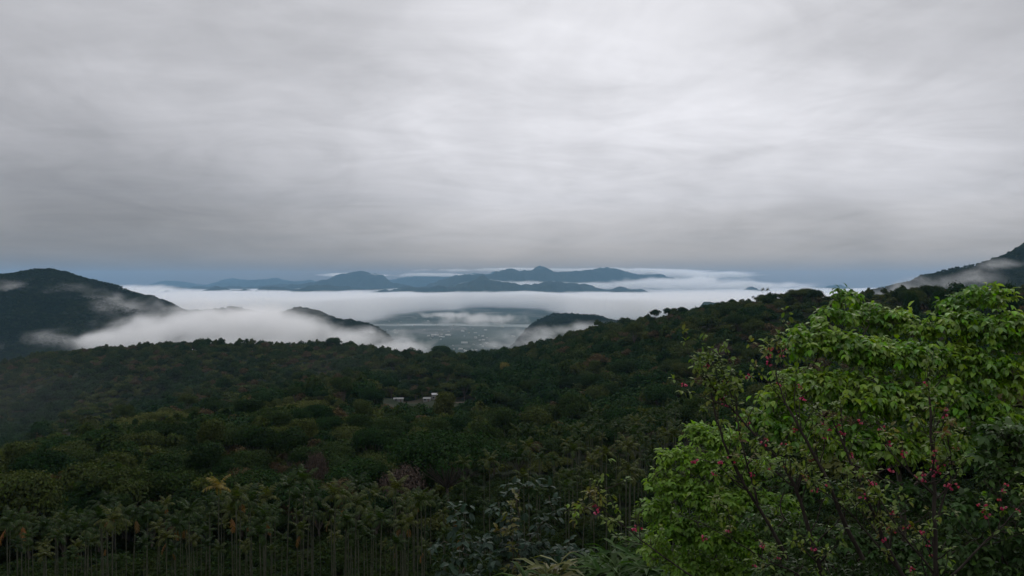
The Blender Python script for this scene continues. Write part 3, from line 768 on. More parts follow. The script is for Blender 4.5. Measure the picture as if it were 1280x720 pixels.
def frond_geo(rng, L, az, elev, droop, nl=17, lw=0.09, ll=0.52):
    """one arching feather leaf: rachis and hanging leaflets"""
    t = np.linspace(0, 1, 9)
    el = elev - droop * t**1.3
    st = L / 8
    r = np.concatenate([[0], np.cumsum(np.cos(el[:-1]) * st)]); z = np.concatenate([[0], np.cumsum(np.sin(el[:-1]) * st)])
    ca, sa = math.cos(az), math.sin(az)
    pts = np.stack([r * ca, r * sa, z], 1)
    parts = [tube(pts, np.linspace(0.028, 0.008, 9), 4)]
    tt = np.linspace(0.14, 0.99, nl)
    pos = np.stack([np.interp(tt, t, pts[:, k]) for k in range(3)], 1)
    tan = norm(np.stack([np.interp(tt, t, np.gradient(pts[:, k])) for k in range(3)], 1))
    sd = np.array([-sa, ca, 0.0]); upv = norm(np.cross(tan, sd))
    upv = np.where(upv[:, 2:3] < 0, -upv, upv)
    tv = [(0, -.5, 0), (0, .5, 0), (.5, .62, -.02), (.5, -.62, -.02), (1, 0, -.14)]
    tf = [(0, 1, 2), (0, 2, 3), (3, 2, 4)]
    leng = ll * (0.45 + 0.75 * np.sin(np.pi * (0.12 + 0.82 * tt))) * rng.uniform(.85, 1.1, nl)
    for s in (-1, 1):
        jit = rng.normal(0, .12, (nl, 3))
        xd = norm(sd * s * 0.75 + tan * 0.55 + upv * 0.16 + np.array([0, 0, -0.5]) + jit)
        yd = norm(np.cross(upv + jit, xd)); zd = np.cross(xd, yd)
        V = pos[:, None] + np.array(tv)[None, :, 0:1] * xd[:, None] * leng[:, None, None] + np.array(tv)[None, :, 1:2] * yd[:, None] * lw + np.array(tv)[None, :, 2:3] * zd[:, None] * leng[:, None, None] * 2
        Fc = np.array(tf)[None] + (np.arange(nl) * 5)[:, None, None]
        parts.append((V.reshape(-1, 3), Fc.reshape(-1, 3)))
    return parts

def shift(parts, d, m=0): return [(np.asarray(v) + np.array(d), f, m) for v, f in parts]

PALMS = []
for k, (H, nf, L) in enumerate([(12.0, 9, 2.0), (13.2, 10, 1.9), (10.6, 8, 2.1), (12.6, 8, 1.75), (11.4, 11, 2.0), (9.6, 9, 1.8)]):
    rng = np.random.default_rng(300 + k)
    lean = rng.normal(0, .22, 2)
    t = np.linspace(0, 1, 9)
    tp = np.stack([lean[0] * t**2, lean[1] * t**2, -0.6 + (H + 0.6) * t], 1)
    trunk = make_mesh("trunk", [(*tube(tp, np.linspace(0.085, 0.055, 9), 7), 0)], [M_PTRUNK], True)
    tip = tp[-1]
    sh = tube([tip - [0, 0, .05], tip + [0, 0, .3], tip + [0, 0, .75], tip + [0, 0, 1.0]], [.065, .09, .075, .035], 7)
    shaft = make_mesh("crownshaft", [(*sh, 0)], [M_SHAFT], True)
    fr = []; yl = []
    for j in range(nf):
        az = j * 2.399 + rng.uniform(-.3, .3); u = j / (nf - 1)
        el = R(78 - 62 * u + rng.uniform(-8, 8))
        g = shift(frond_geo(rng, L * 1.05 * rng.uniform(.8, 1.1), az, el, R(55 + 60 * u + rng.uniform(-12, 12)), 16), tip + [0, 0, .95])
        fr += g
    crown = make_mesh("crown", fr, [M_FROND])
    crown_y = crown.copy(); crown_y.materials[0] = M_FROND_Y
    dg = shift(frond_geo(rng, L * .85, rng.uniform(3.6, 5.6), R(-48), R(50), 15, 0.075, .5), tip + [0, 0, .35])
    dead = make_mesh("dead_frond", dg, [M_DEAD])
    PALMS.append((H, trunk, shaft, crown, dead, crown_y))

def betel_palm(k, x, y, z, s, rz, label, group, dead=False, yellow=False):
    H, trunk, shaft, crown, dd, crown_y = PALMS[k]
    o = empty("betel_palm", (x, y, z), rz); o.scale = (s, s, s)
    tag(o, label, "palm", group)
    obj("trunk", trunk, o); obj("crownshaft", shaft, o); c = obj("crown", crown_y if yellow else crown, o)
    if dead: obj("dead_frond", dd, o)
    return o

rngP = np.random.default_rng(2024)
placed = []
def try_palm(px, Y, dmin):
    x = (px - PX0) / F * Y
    for (a, b) in placed:
        if (a - x)**2 + (b - Y)**2 < dmin**2: return None
    placed.append((x, Y)); return x

# single palms one can pick out: (px, crown centre py, Y, variant, dead frond, yellow, label)
for (px, py, Y, k, dd, yl, lab) in [
    (290, 660, 66, 0, True, False, "betel palm with an orange dead frond hanging under its crown, between taller thin palms"),
    (272, 611, 84, 3, False, True, "betel palm with a golden yellow crown rising above the palm tops"),
    (432, 622, 72, 1, True, False, "slender betel palm with a reddish dead frond beside its pale straight trunk"),
    (8, 652, 62, 2, True, False, "betel palm with a brown dead frond at the edge of the picture"),
    (134, 632, 74, 4, True, False, "betel palm with a small pinkish brown dead frond in a dark crown"),
    (357, 608, 70, 1, False, False, "tall betel palm whose long pale trunk stands clear of its neighbours"),
    (378, 602, 73, 3, False, False, "tall betel palm with upright fronds next to the palm with a clear pale trunk"),
    (326, 676, 60, 5, False, False, "low betel palm with a wide drooping crown below the orange dead frond"),
    (495, 612, 78, 0, False, False, "betel palm with a shaggy crown beside the grey leaved shrub tree"),
    (448, 610, 82, 4, False, False, "betel palm with a round bushy crown under the brown bare tree"),
]:
    H = PALMS[k][0]
    x = try_palm(px, Y, 0.5); z0 = tz(x, Y) - .1
    zt = -(py - PY0) / F * Y - 0.5
    betel_palm(k, x, Y, z0, max(0.7, (zt - z0) / (H + 0.4)), rngP.uniform(0, 6.28) if not dd else 0.0, lab, None, dd, yl)

n_left = n_right = 0
for tries in range(12000):
    if n_left >= 145: break
    u = rngP.uniform() ** 1.25
    Y = 60 + 52 * u; px = rngP.uniform(-60, 590 - 40 * (Y < 75))
    x = try_palm(px, Y, 1.5)
    if x is None: continue
    z = tz(x, Y) - .1; k = int(rngP.integers(0, 6))
    if n_left < 12:
        Y = rngP.uniform(58, 74); placed.pop(); x = try_palm(px, Y, 1.6)
        if x is None: continue
        z = tz(x, Y) - .1
    tl = np.interp(px, [-60, 0, 150, 250, 350, 450, 540, 620], [644, 640, 630, 613, 603, 607, 613, 620]) + (rngP.uniform(28, 62) if n_left < 12 else 78 * rngP.uniform() ** 1.5)
    s = (-(tl - PY0) / F * Y - z) / (PALMS[k][0] + 2.2)
    if not 0.42 < s < 1.25: placed.pop(); continue
    g = ("front rank of the palm grove", "front row") if Y < 74 else ("middle of the palm grove", "middle") if Y < 92 else ("back of the palm grove", "back")
    dry = rngP.uniform() < .22
    short = "low betel palm" if s < .75 else "slender betel palm"
    w = (" with a dry hanging frond in the " if dry else " with drooping green fronds in the ")
    betel_palm(k, x, Y, z, s, rngP.uniform(0, 6.28), short + w + g[0], short + w + g[0], dry)
    n_left += 1
for tries in range(6000):
    if n_right >= 105: break
    Y = rngP.uniform(88, 200); px = rngP.uniform(590, 900) if Y < 125 else rngP.uniform(560 + (Y - 125) * 1.6, 900)
    x = try_palm(px, Y, 2.3)
    if x is None: continue
    if math.hypot(x + 11.5, Y - 146) < 11: continue
    z = tz(x, Y) - .1; k = int(rngP.integers(0, 6))
    s = rngP.uniform(0.75, 1.08)
    g = "lower part of the hillside palm grove" if Y < 130 else "upper part of the hillside palm grove"
    betel_palm(k, x, Y, z, s, rngP.uniform(0, 6.28), "small looking betel palm with olive fronds in the " + g, "betel palms in the " + g)
    n_right += 1
for (px, Y, h) in ((953, 835, 20.0), (959, 837, 19.0), (941, 832, 15.0)):
    x = (px - PX0) / F * Y
    betel_palm(1, x, Y, tz(x, Y), h / 13.2, 1.0, "thin palm standing up above the forest skyline against white fog", "palms on the forest skyline")

# low growth between the palm trunks
M_UNDER = leaf_material("undergrowth_leaves", [(0, (0.010, 0.022, 0.007)), (0.6, (0.020, 0.034, 0.010)), (1, (0.034, 0.042, 0.015))], 0.3, 0.5, patch_scale=0.05)
def undergrowth():
    rng = np.random.default_rng(8)
    x = []; y = []
    for _ in range(8500):
        Y = 14 + 196 * rng.uniform() ** 0.8
        px = rng.uniform(-250, 1500)
        x.append((px - PX0) / F * Y); y.append(Y)
    x, y = np.array(x), np.array(y); z = terrain(x, y)
    s1 = []
    for j in range(4):
        (v, f), a, b = crown_geo(np.random.default_rng(90 + j), 1.3, 1.5, -0.2, 7, 420, 0.36, 0.8, LEAF4, 0.8)
        s1.append(obj("undergrowth_source", make_mesh("undergrowth_source", [(v, f, 0)], [M_UNDER]), link_it=False))
    n = len(x); rz = np.zeros((n, 3)); rz[:, 2] = rng.uniform(0, 6.28, n)
    sc = rng.uniform(.6, 1.5, (n, 1)) * np.array([[1, 1, 1.0]])
    scatter("undergrowth", np.stack([x, y, z], 1), rz, sc, rng.integers(0, 4, n), s1, "low dark undergrowth between the palm trunks and down the near slope", "undergrowth")
undergrowth()

# ------------------------------------------------------------------ trees of the hills that stand out
def hero(kind, px, py_top, Y, w_px, label, name="tree", zs=1.0, on_ground=True, py_base=None):
    crown, trunk = TREE_KINDS[kind]
    Rr = max(v.co.x for v in crown.vertices); Ht = max(v.co.z for v in crown.vertices)
    x = (px - PX0) / F * Y; z = tz(x, Y) - .2
    zt = -(py_top - PY0) / F * Y
    s = w_px / 2 / F * Y / Rr; sz = max(0.4, (zt - z) / Ht)
    o = empty(name, (x, Y, z), px * 0.7); o.scale = (s, s, sz)
    tag(o, label, "tree")
    obj("crown", crown, o); obj("trunk", trunk, o)
    return o

tree_kind('umbrella', 41, 9000, 0.42, M_DARK, 9.0, 7.5, 5.0, 34, 0.45, 0.78)
tree_kind('umbrella2', 42, 5000, 0.42, M_DARK, 6.5, 6.5, 4.0, 24, 0.5, 0.75)
tree_kind('sparse', 43, 3600, 0.36, M_BROWN, 5.0, 6.5, 2.5, 26, 0.6, 0.8)
tree_kind('skyline', 44, 2600, 0.55, M_DARK, 5.0, 5.0, 4.5, 14, 0.4, 0.75)
hero('umbrella', 562, 530, 146, 165, "huge spreading dark green tree with a layered umbrella-shaped crown above the palms", "umbrella_tree")
hero('umbrella2', 520, 553, 152, 75, "smaller dark spreading tree tucked against the huge umbrella-shaped one", "umbrella_tree")
hero('sparse', 505, 578, 128, 80, "low brownish leafless tree with wide spreading twigs in front of the dark umbrella tree", "bare_tree")
hero('sparse', 395, 560, 160, 36, "pinkish brown bare tree standing upright above the palm tops", "bare_tree")
hero('russet', 305, 586, 150, 48, "russet brown leaved tree behind the yellow crowned palm", "russet_tree")
hero('scrub', 255, 590, 140, 60, "yellowish olive bush next to the russet brown tree", "bush_tree")
hero('gold', 632, 452, 700, 17, "yellowish tree on the saddle, the paler of two", "yellow_tree")
hero('gold', 661, 457, 690, 17, "yellowish tree on the saddle just below a dark round one", "yellow_tree")
hero('dark', 418, 421, 1060, 21, "dark round tree standing above the ridge line against white fog", "ridge_tree")
hero('dark', 437, 427, 1055, 16, "small dark tree leaning on the round one at the ridge line", "ridge_tree")
hero('dark', 553, 431, 1010, 26, "dark tree on the little knoll beside the valley opening", "ridge_tree")
for px, pt, w, lab in ((820, 390, 17, "flat topped skyline tree, the lowest of three on the crest"), (834, 388, 14, "flat topped skyline tree, the middle one of three on the crest"), (852, 387, 18, "flat topped skyline tree with a thin gap of fog under its crown"),
                   (897, 381, 13, "dark round skyline tree between the flat topped ones and the thin palms"), (915, 377, 14, "dark skyline tree beside the small dark peak in the fog"), (970, 370, 13, "skyline tree next to the thin palms on the crest"), (985, 369, 15, "bushy skyline tree just beyond the thin palms")):
    hero('skyline', px, pt - 4, 850, w * 1.15, lab, "skyline_tree")
hero('dark', 1139, 361, 420, 22, "dark round tree behind the bright green crown, below the misty slope", "round_tree")
hero('dark', 1178, 358, 400, 26, "wide dark tree between two bright green branches, below the misty slope", "round_tree")
hero('skyline', 1207, 355, 420, 18, "small flat dark tree below the misty slope near the top bright branch", "round_tree")
hero('dark', 1258, 350, 360, 26, "dark bushy tree above the bright green crown near the edge of the picture", "round_tree")


# ------------------------------------------------------------------ the near trees
def colonize(rng, attr, roots, D=0.16, di=2.2, dk=0.30, iters=160, lift=0.12):
    """branches that grow towards the points of a crown"""
    nodes = [np.array(r, float) for r in roots[0]]; par = list(roots[1])
    alive = np.ones(len(attr), bool)
    pts = np.array(nodes)
    for it in range(iters):
        A = attr[alive]
        if len(A) == 0 or len(pts) > 4200: break
        best_i = np.zeros(len(A), int); best_d = np.full(len(A), 1e9)
        for s in range(0, len(pts), 800):
            d = np.linalg.norm(A[:, None] - pts[None, s:s + 800], axis=2)
            j = d.argmin(1); dj = d[np.arange(len(A)), j]
            m = dj < best_d; best_d[m] = dj[m]; best_i[m] = j[m] + s
        near = best_d < (di if it > 8 else 99)
        if not near.any(): break
        dirs = norm(A[near] - pts[best_i[near]])
        new = []; newp = []
        for i in np.unique(best_i[near]):
            v = dirs[best_i[near] == i].sum(0) + rng.normal(0, .25, 3) + np.array([0, 0, lift])
            q = pts[i] + D * v / max(np.linalg.norm(v), 1e-6)
            new.append(q); newp.append(int(i))
        pts = np.concatenate([pts, np.array(new)]); par += newp
        idx = np.nonzero(alive)[0]
        nn = np.array(new)
        d = np.linalg.norm(attr[idx][:, None] - nn[None], axis=2).min(1)
        alive[idx[d < dk]] = False
    return pts, np.array(par)

def radii(pts, par, tip=0.006, ex=2.35, cap=0.3):
    r = np.full(len(pts), 0.0); kids = np.zeros(len(pts), int)
    for i in range(len(pts) - 1, -1, -1):
        if kids[i] == 0: r[i] = tip ** ex
        if par[i] >= 0: r[par[i]] += r[i]; kids[par[i]] += 1
    return np.minimum(r ** (1 / ex), cap), kids

def branch_mesh(pts, par, r, sides=5):
    d = np.zeros_like(pts); ok = par >= 0
    d[ok] = norm(pts[ok] - pts[par[ok]])
    d[~ok] = (0, 0, 1)
    ref = np.where(np.abs(d[:, 2:3]) > .95, np.array([[1.0, 0, 0]]), np.array([[0, 0, 1.0]]))
    # one common reference keeps the rings from twisting
    ref = np.tile(np.array([[0.31, -0.92, 0.24]]), (len(pts), 1))
    u = norm(np.cross(d, ref)); w = np.cross(d, u)
    a = np.arange(sides) * 2 * np.pi / sides
    V = pts[:, None] + r[:, None, None] * (np.cos(a)[None, :, None] * u[:, None] + np.sin(a)[None, :, None] * w[:, None])
    i = np.nonzero(ok)[0][:, None] * sides; p = par[ok][:, None] * sides; j = np.arange(sides)[None]; j2 = (j + 1) % sides
    return V.reshape(-1, 3), np.stack([p + j, p + j2, i + j2, i + j], -1).reshape(-1, 4)

def sprays(rng, base, out, n_leaf, size, droop=0.55, triple=True, petiole=1.1):
    """leaves hanging round the end of each twig"""
    m = len(base)
    b = np.repeat(base, n_leaf, 0); o = np.repeat(out, n_leaf, 0)
    a = norm(o * 0.5 + rdir(rng, m * n_leaf) * 0.9 + np.array([0, 0, 0.25]))
    s = size * rng.uniform(0.6, 1.2, m * n_leaf)
    tip = b + a * (s * petiole * rng.uniform(.3, 1.1, len(s)))[:, None]
    heads = []
    if triple:
        side = norm(np.cross(a, np.array([0, 0, 1.0])) + 1e-6)
        for k in (-1, 0, 1):
            xd = norm(a * (0.9 if k == 0 else 0.45) + side * k * 0.9 + np.array([0, 0, -droop]) + rng.normal(0, .18, a.shape))
            heads.append((tip, xd, s * (1.0 if k == 0 else 0.85)))
    else:
        heads.append((tip, norm(a + np.array([0, 0, -droop]) + rng.normal(0, .2, a.shape)), s))
    pos = np.concatenate([h[0] for h in heads]); xd = np.concatenate([h[1] for h in heads]); sz = np.concatenate([h[2] for h in heads])
    nd = norm(np.array([0, 0, 1.0]) + rng.normal(0, .38, pos.shape) + np.concatenate([a] * len(heads)) * 0.35)
    return place(*LEAF8, pos, xd, nd, sz)

def pads_points(rng, pads, dens, depth=0.8, shell=0.55, flat=0.55, up=0.68):
    """points inside pads given as (px, py, Y, radius in px): flattened cushions of leaves at the ends of limbs"""
    out = []
    for (px, py, Y, rad) in pads:
        c = P(px, py, Y); r = rad / F * Y
        n = max(6, int(dens * r ** 2.2))
        d = rdir(rng, n); d[:, 2] = np.abs(d[:, 2]) * np.where(rng.uniform(size=n) < up, 1, -1)
        q = rng.uniform(shell, 1.0, n)[:, None]
        out.append(c + d * q * r * np.array([1, depth, flat]))
    return np.concatenate(out)

M_LEAF_A = leaf_material("bright_leaves", [(0, (0.060, 0.155, 0.020)), (0.5, (0.130, 0.250, 0.032)), (1, (0.225, 0.320, 0.050))], 0.42, 1.0, 0.45, 0.35, 0.85, 1.3)
M_LEAF_B = leaf_material("spring_leaves", [(0, (0.110, 0.220, 0.028)), (0.5, (0.155, 0.280, 0.038)), (1, (0.205, 0.320, 0.050))], 0.45, 1.0, 0.5, 0.3, 0.5, 0.9)
M_LEAF_C = leaf_material("deep_green_leaves", [(0, (0.030, 0.070, 0.018)), (0.5, (0.042, 0.090, 0.022)), (1, (0.062, 0.108, 0.028))], 0.3, 1.0, 0.5, 0.25, 0.6, 0.8)
M_LEAF_D = leaf_material("cherry_leaves", [(0, (0.075, 0.135, 0.024)), (0.6, (0.125, 0.185, 0.036)), (0.85, (0.140, 0.125, 0.036)), (1, (0.13, 0.065, 0.036))], 0.4, 1.0, 0.5, 0.25, 0.6, 1.6)
M_LEAF_G = leaf_material("grey_leaves", [(0, (0.018, 0.040, 0.026)), (1, (0.032, 0.058, 0.038))], 0.2, 1.0, 0.6, 0.2, 0.5, 0.7)
M_LEAF_Y = leaf_material("young_leaves", [(0, (0.065, 0.085, 0.018)), (0.7, (0.09, 0.095, 0.02)), (1, (0.12, 0.075, 0.022))], 0.35, 1.0, 0.5, 0.25, 0.5, 1.0)
M_LEAF_H = leaf_material("broad_leaves", [(0, (0.022, 0.056, 0.011)), (1, (0.042, 0.085, 0.016))], 0.35, 1.0, 0.6, 0.12, 0.5, 0.7)
M_TWIG = bark_material("dark_bark", (0.022, 0.018, 0.016), (0.055, 0.045, 0.038), 9.0)
M_PINK = leaf_material("pink_petals", [(0, (0.36, 0.045, 0.10)), (1, (0.52, 0.09, 0.17))], 0.3, 0.2, 0.6, 0.2, 0.5, 2.0)

def leafy_tree(name, seed, pads, base, limbs, mat, leaf, n_leaf, label, dens=55, D=0.17, di=2.4, dk=0.24, bark=None, triple=True, droop=0.55, tip=0.0065, cap=0.2, depth=0.8, leaf_r=0.011, shell=0.55, extra=0):
    rng = np.random.default_rng(seed)
    attr = pads_points(rng, pads, dens, depth, shell)
    b = np.array(base, float)
    pts = []; par = []
    for li, limb in enumerate(limbs):
        L = [b] + [P(*q) for q in limb] if li == 0 else [P(*q) for q in limb]
        prev = -1
        if li > 0:
            a = np.array(pts); prev = int(np.linalg.norm(a - L[0], axis=1).argmin())
        for s, e in zip(L[:-1], L[1:]):
            n = max(2, int(np.linalg.norm(e - s) / D))
            for t in np.linspace(0, 1, n, endpoint=False):
                pts.append(s + (e - s) * t + rng.normal(0, .018, 3)); par.append(prev); prev = len(pts) - 1
    P_, par_ = colonize(rng, attr, (pts, par), D, di, dk)
    r, kids = radii(P_, par_, tip, 2.3, cap)
    o = empty(name, tuple(b))
    tag(o, label, "tree")
    wood = [(*branch_mesh(P_ - b, par_, r), 0)]
    tips = np.nonzero((r < leaf_r) & (par_ >= 0))[0]
    out = norm(P_[tips] - P_[par_[tips]])
    fparts = [sprays(rng, P_[tips] - b, out, n_leaf, leaf, droop, triple)]
    if extra:
        ex = pads_points(rng, [(a_, b_, c_, d_ * .78) for a_, b_, c_, d_ in pads], extra, depth, 0.72, 0.5, 0.86)
        own = np.zeros(len(ex), int); dist = np.full(len(ex), 9e9)
        for k in range(0, len(P_), 500):
            dd = np.linalg.norm(ex[:, None] - P_[None, k:k + 500], axis=2); j = dd.argmin(1); dj = dd[np.arange(len(ex)), j]
            m = dj < dist; dist[m] = dj[m]; own[m] = j[m] + k
        ok = dist < 0.9; ex = ex[ok]; fr = P_[own[ok]]
        t = np.linspace(0, 1, 4)[None, :, None]
        q = fr[:, None] * (1 - t) + ex[:, None] * t; q[:, 1:3, 2] -= 0.06 * np.linalg.norm(ex - fr, axis=1)[:, None]
        a3 = np.arange(3) * 2.0944
        ring = np.stack([np.cos(a3), np.sin(a3) * .6, np.sin(a3) * .8], 1)
        V = q[:, :, None, :] + ring[None, None] * np.array([.005, .004, .003, .002])[None, :, None, None]
        base_i = (np.arange(len(ex)) * 12)[:, None, None] + (np.arange(3) * 3)[None, :, None]; jj = np.arange(3)[None, None]; j2 = (jj + 1) % 3
        Q = np.stack([base_i + jj, base_i + j2, base_i + 3 + j2, base_i + 3 + jj], -1).reshape(-1, 4)
        wood.append((V.reshape(-1, 3) - b, Q, 0))
        fparts.append(sprays(rng, ex - b, norm(ex - fr), n_leaf, leaf, droop, triple))
    obj("trunk", make_mesh("trunk", wood, [bark or M_BARK], True), o)
    obj("foliage", make_mesh("foliage", [(v_, f_, 0) for v_, f_ in fparts], [mat]), o)
    lf = fparts[-1][1]
    print(name, "nodes", len(P_), "tips", len(tips), "leaf faces", len(lf))
    return o

def ground_at(px, Y):
    x = (px - PX0) / F * Y
    return (x, Y, tz(x, Y) - 0.15)

# the large bright tree
leafy_tree("broadleaf_tree", 51,
    [(1054, 373, 16.0, 22), (1085, 396, 16.4, 32), (1040, 400, 15.6, 26), (1118, 404, 16.0, 34), (1150, 416, 15.6, 30), (1010, 424, 15.2, 26), (1000, 438, 15.0, 20), (1040, 432, 15.2, 36), (1080, 440, 15.0, 46), (1120, 450, 15.0, 46),
     (1160, 450, 15.0, 44), (1195, 385, 15.8, 26), (1226, 366, 15.6, 22), (1248, 374, 15.4, 20), (1205, 410, 15.2, 40), (1240, 420, 15.0, 42), (1280, 408, 15.0, 32), (1300, 420, 15.0, 60), (1200, 450, 15.0, 46), (1250, 470, 14.6, 50), (1290, 480, 14.8, 55),
     (1000, 478, 15.0, 34), (975, 500, 15.0, 34), (1040, 485, 14.8, 46), (1085, 500, 14.6, 50), (1130, 505, 14.6, 50), (1180, 500, 14.6, 50), (1225, 520, 14.4, 50), (950, 530, 15.2, 34), (1000, 540, 14.8, 44), (1050, 550, 14.6, 48), (1110, 560, 14.4, 50), (1170, 560, 14.4, 50), (1290, 540, 14.6, 55)],
    ground_at(1130, 16.2), [[(1135, 760, 16.0), (1130, 640, 16.0), (1120, 560, 15.9), (1095, 480, 15.9), (1070, 420, 16.0)], [(1125, 590, 15.9), (1170, 500, 15.8), (1210, 430, 15.7)], [(1110, 540, 15.9), (1040, 490, 15.6), (1010, 450, 15.4)], [(1130, 620, 16.0), (1230, 540, 15.5), (1290, 470, 15.4)], [(1128, 610, 16), (1020, 560, 15.4), (960, 520, 15.3)]],
    M_LEAF_A, 0.148, 4, "large bright green leafy tree with layered cushions of drooping leaves reaching the misty horizon", dens=95, cap=0.2, droop=0.75, extra=270)

# the lighter tree at its foot
leafy_tree("broadleaf_tree", 52,
    [(880, 545, 19.0, 26), (905, 555, 18.8, 28), (850, 575, 18.6, 30), (890, 585, 18.4, 36), (925, 590, 18.6, 34), (830, 605, 18.4, 26), (860, 620, 18.2, 36), (900, 630, 18.0, 38), (940, 630, 18.2, 36), (825, 640, 18.4, 24), (845, 660, 18.2, 34), (885, 675, 18.0, 38), (930, 680, 18.0, 38), (825, 690, 18.4, 26), (870, 715, 18.0, 40), (920, 725, 18.0, 40), (970, 640, 18.4, 36), (965, 590, 18.6, 30)],
    ground_at(895, 19.2), [[(895, 760, 19.1), (893, 680, 19.0), (888, 600, 19.0)], [(894, 700, 19.1), (850, 640, 18.8)], [(894, 690, 19.1), (940, 630, 18.9)]],
    M_LEAF_B, 0.15, 5, "smaller rounded tree with fresh yellow green leaves below the large bright tree", dens=80, cap=0.14, extra=230)

# the dark-leaved tree at the edge and the dark growth behind the cherry
leafy_tree("broadleaf_tree", 53,
    [(1255, 545, 12.4, 40), (1290, 560, 12.4, 50), (1240, 585, 12.4, 40), (1275, 610, 12.2, 46), (1235, 640, 12.4, 44), (1285, 665, 12.2, 50), (1245, 700, 12.4, 46), (1290, 730, 12.2, 50), (1205, 690, 12.6, 40), (1200, 735, 12.6, 50)],
    ground_at(1275, 12.8), [[(1275, 800, 12.8), (1268, 680, 12.7), (1265, 590, 12.6)], [(1270, 720, 12.7), (1225, 660, 12.6)]],
    M_LEAF_C, 0.15, 4, "dark green tree with large hanging leaves at the edge of the picture", dens=75, cap=0.1, extra=150)
leafy_tree("broadleaf_tree", 54,
    [(985, 600, 15.0, 40), (1030, 620, 14.6, 44), (1080, 620, 14.4, 44), (1130, 625, 14.2, 44), (1175, 640, 14.2, 44), (960, 660, 15.0, 40), (1005, 670, 14.6, 44), (1055, 680, 14.4, 46), (1105, 690, 14.2, 46), (1150, 700, 14.0, 46), (980, 720, 14.8, 46), (1040, 735, 14.4, 50), (1100, 745, 14.2, 50)],
    ground_at(1060, 15.4), [[(1062, 790, 15.2), (1060, 690, 15.0), (1055, 630, 14.9)], [(1061, 720, 15.1), (1120, 650, 14.7)], [(1061, 730, 15.1), (990, 650, 15.0)]],
    M_LEAF_C, 0.12, 5, "dark bushy tree filling the space behind the thin flowering cherry branches", dens=80, cap=0.09, extra=130)

# ------------------------------------------------------------------ the flowering cherry
def flower_cluster_mesh(rng):
    """a hanging bunch of bell-shaped blossoms on short stalks"""
    parts = []
    tv = np.array([(0, 0, 0), (.5, .26, .02), (1.0, .30, .10), (1.08, 0, .13), (1.0, -.30, .10), (.5, -.26, .02)], float); tf = [(0, 1, 5, 5), (1, 2, 4, 5)]
    tf3 = [(0, 1, 5), (1, 2, 3), (1, 3, 5), (3, 4, 5)]
    for k in range(int(rng.integers(3, 6))):
        d = norm(rng.normal(0, .55, 3) + np.array([0, 0, -1.0])); e = d * rng.uniform(.02, .05)
        parts.append((*tube([np.zeros(3), e * .5 + rng.normal(0, .002, 3), e], [.0016] * 3, 3), 1))
        a = np.arange(5) * 2 * np.pi / 5 + rng.uniform(0, 1)
        u = norm(np.cross(d, [0.3, .9, .1])); w = np.cross(d, u)
        radial = np.cos(a)[:, None] * u + np.sin(a)[:, None] * w
        xd = norm(d + radial * rng.uniform(.35, .9)); nd = norm(d * .6 - radial)
        v, f = place(tv, tf3, np.tile(e, (5, 1)), xd, nd, np.full(5, rng.uniform(.018, .026)))
        parts.append((v, f, 0))
    return make_mesh("blossom_cluster", parts, [M_PINK, M_TWIG])

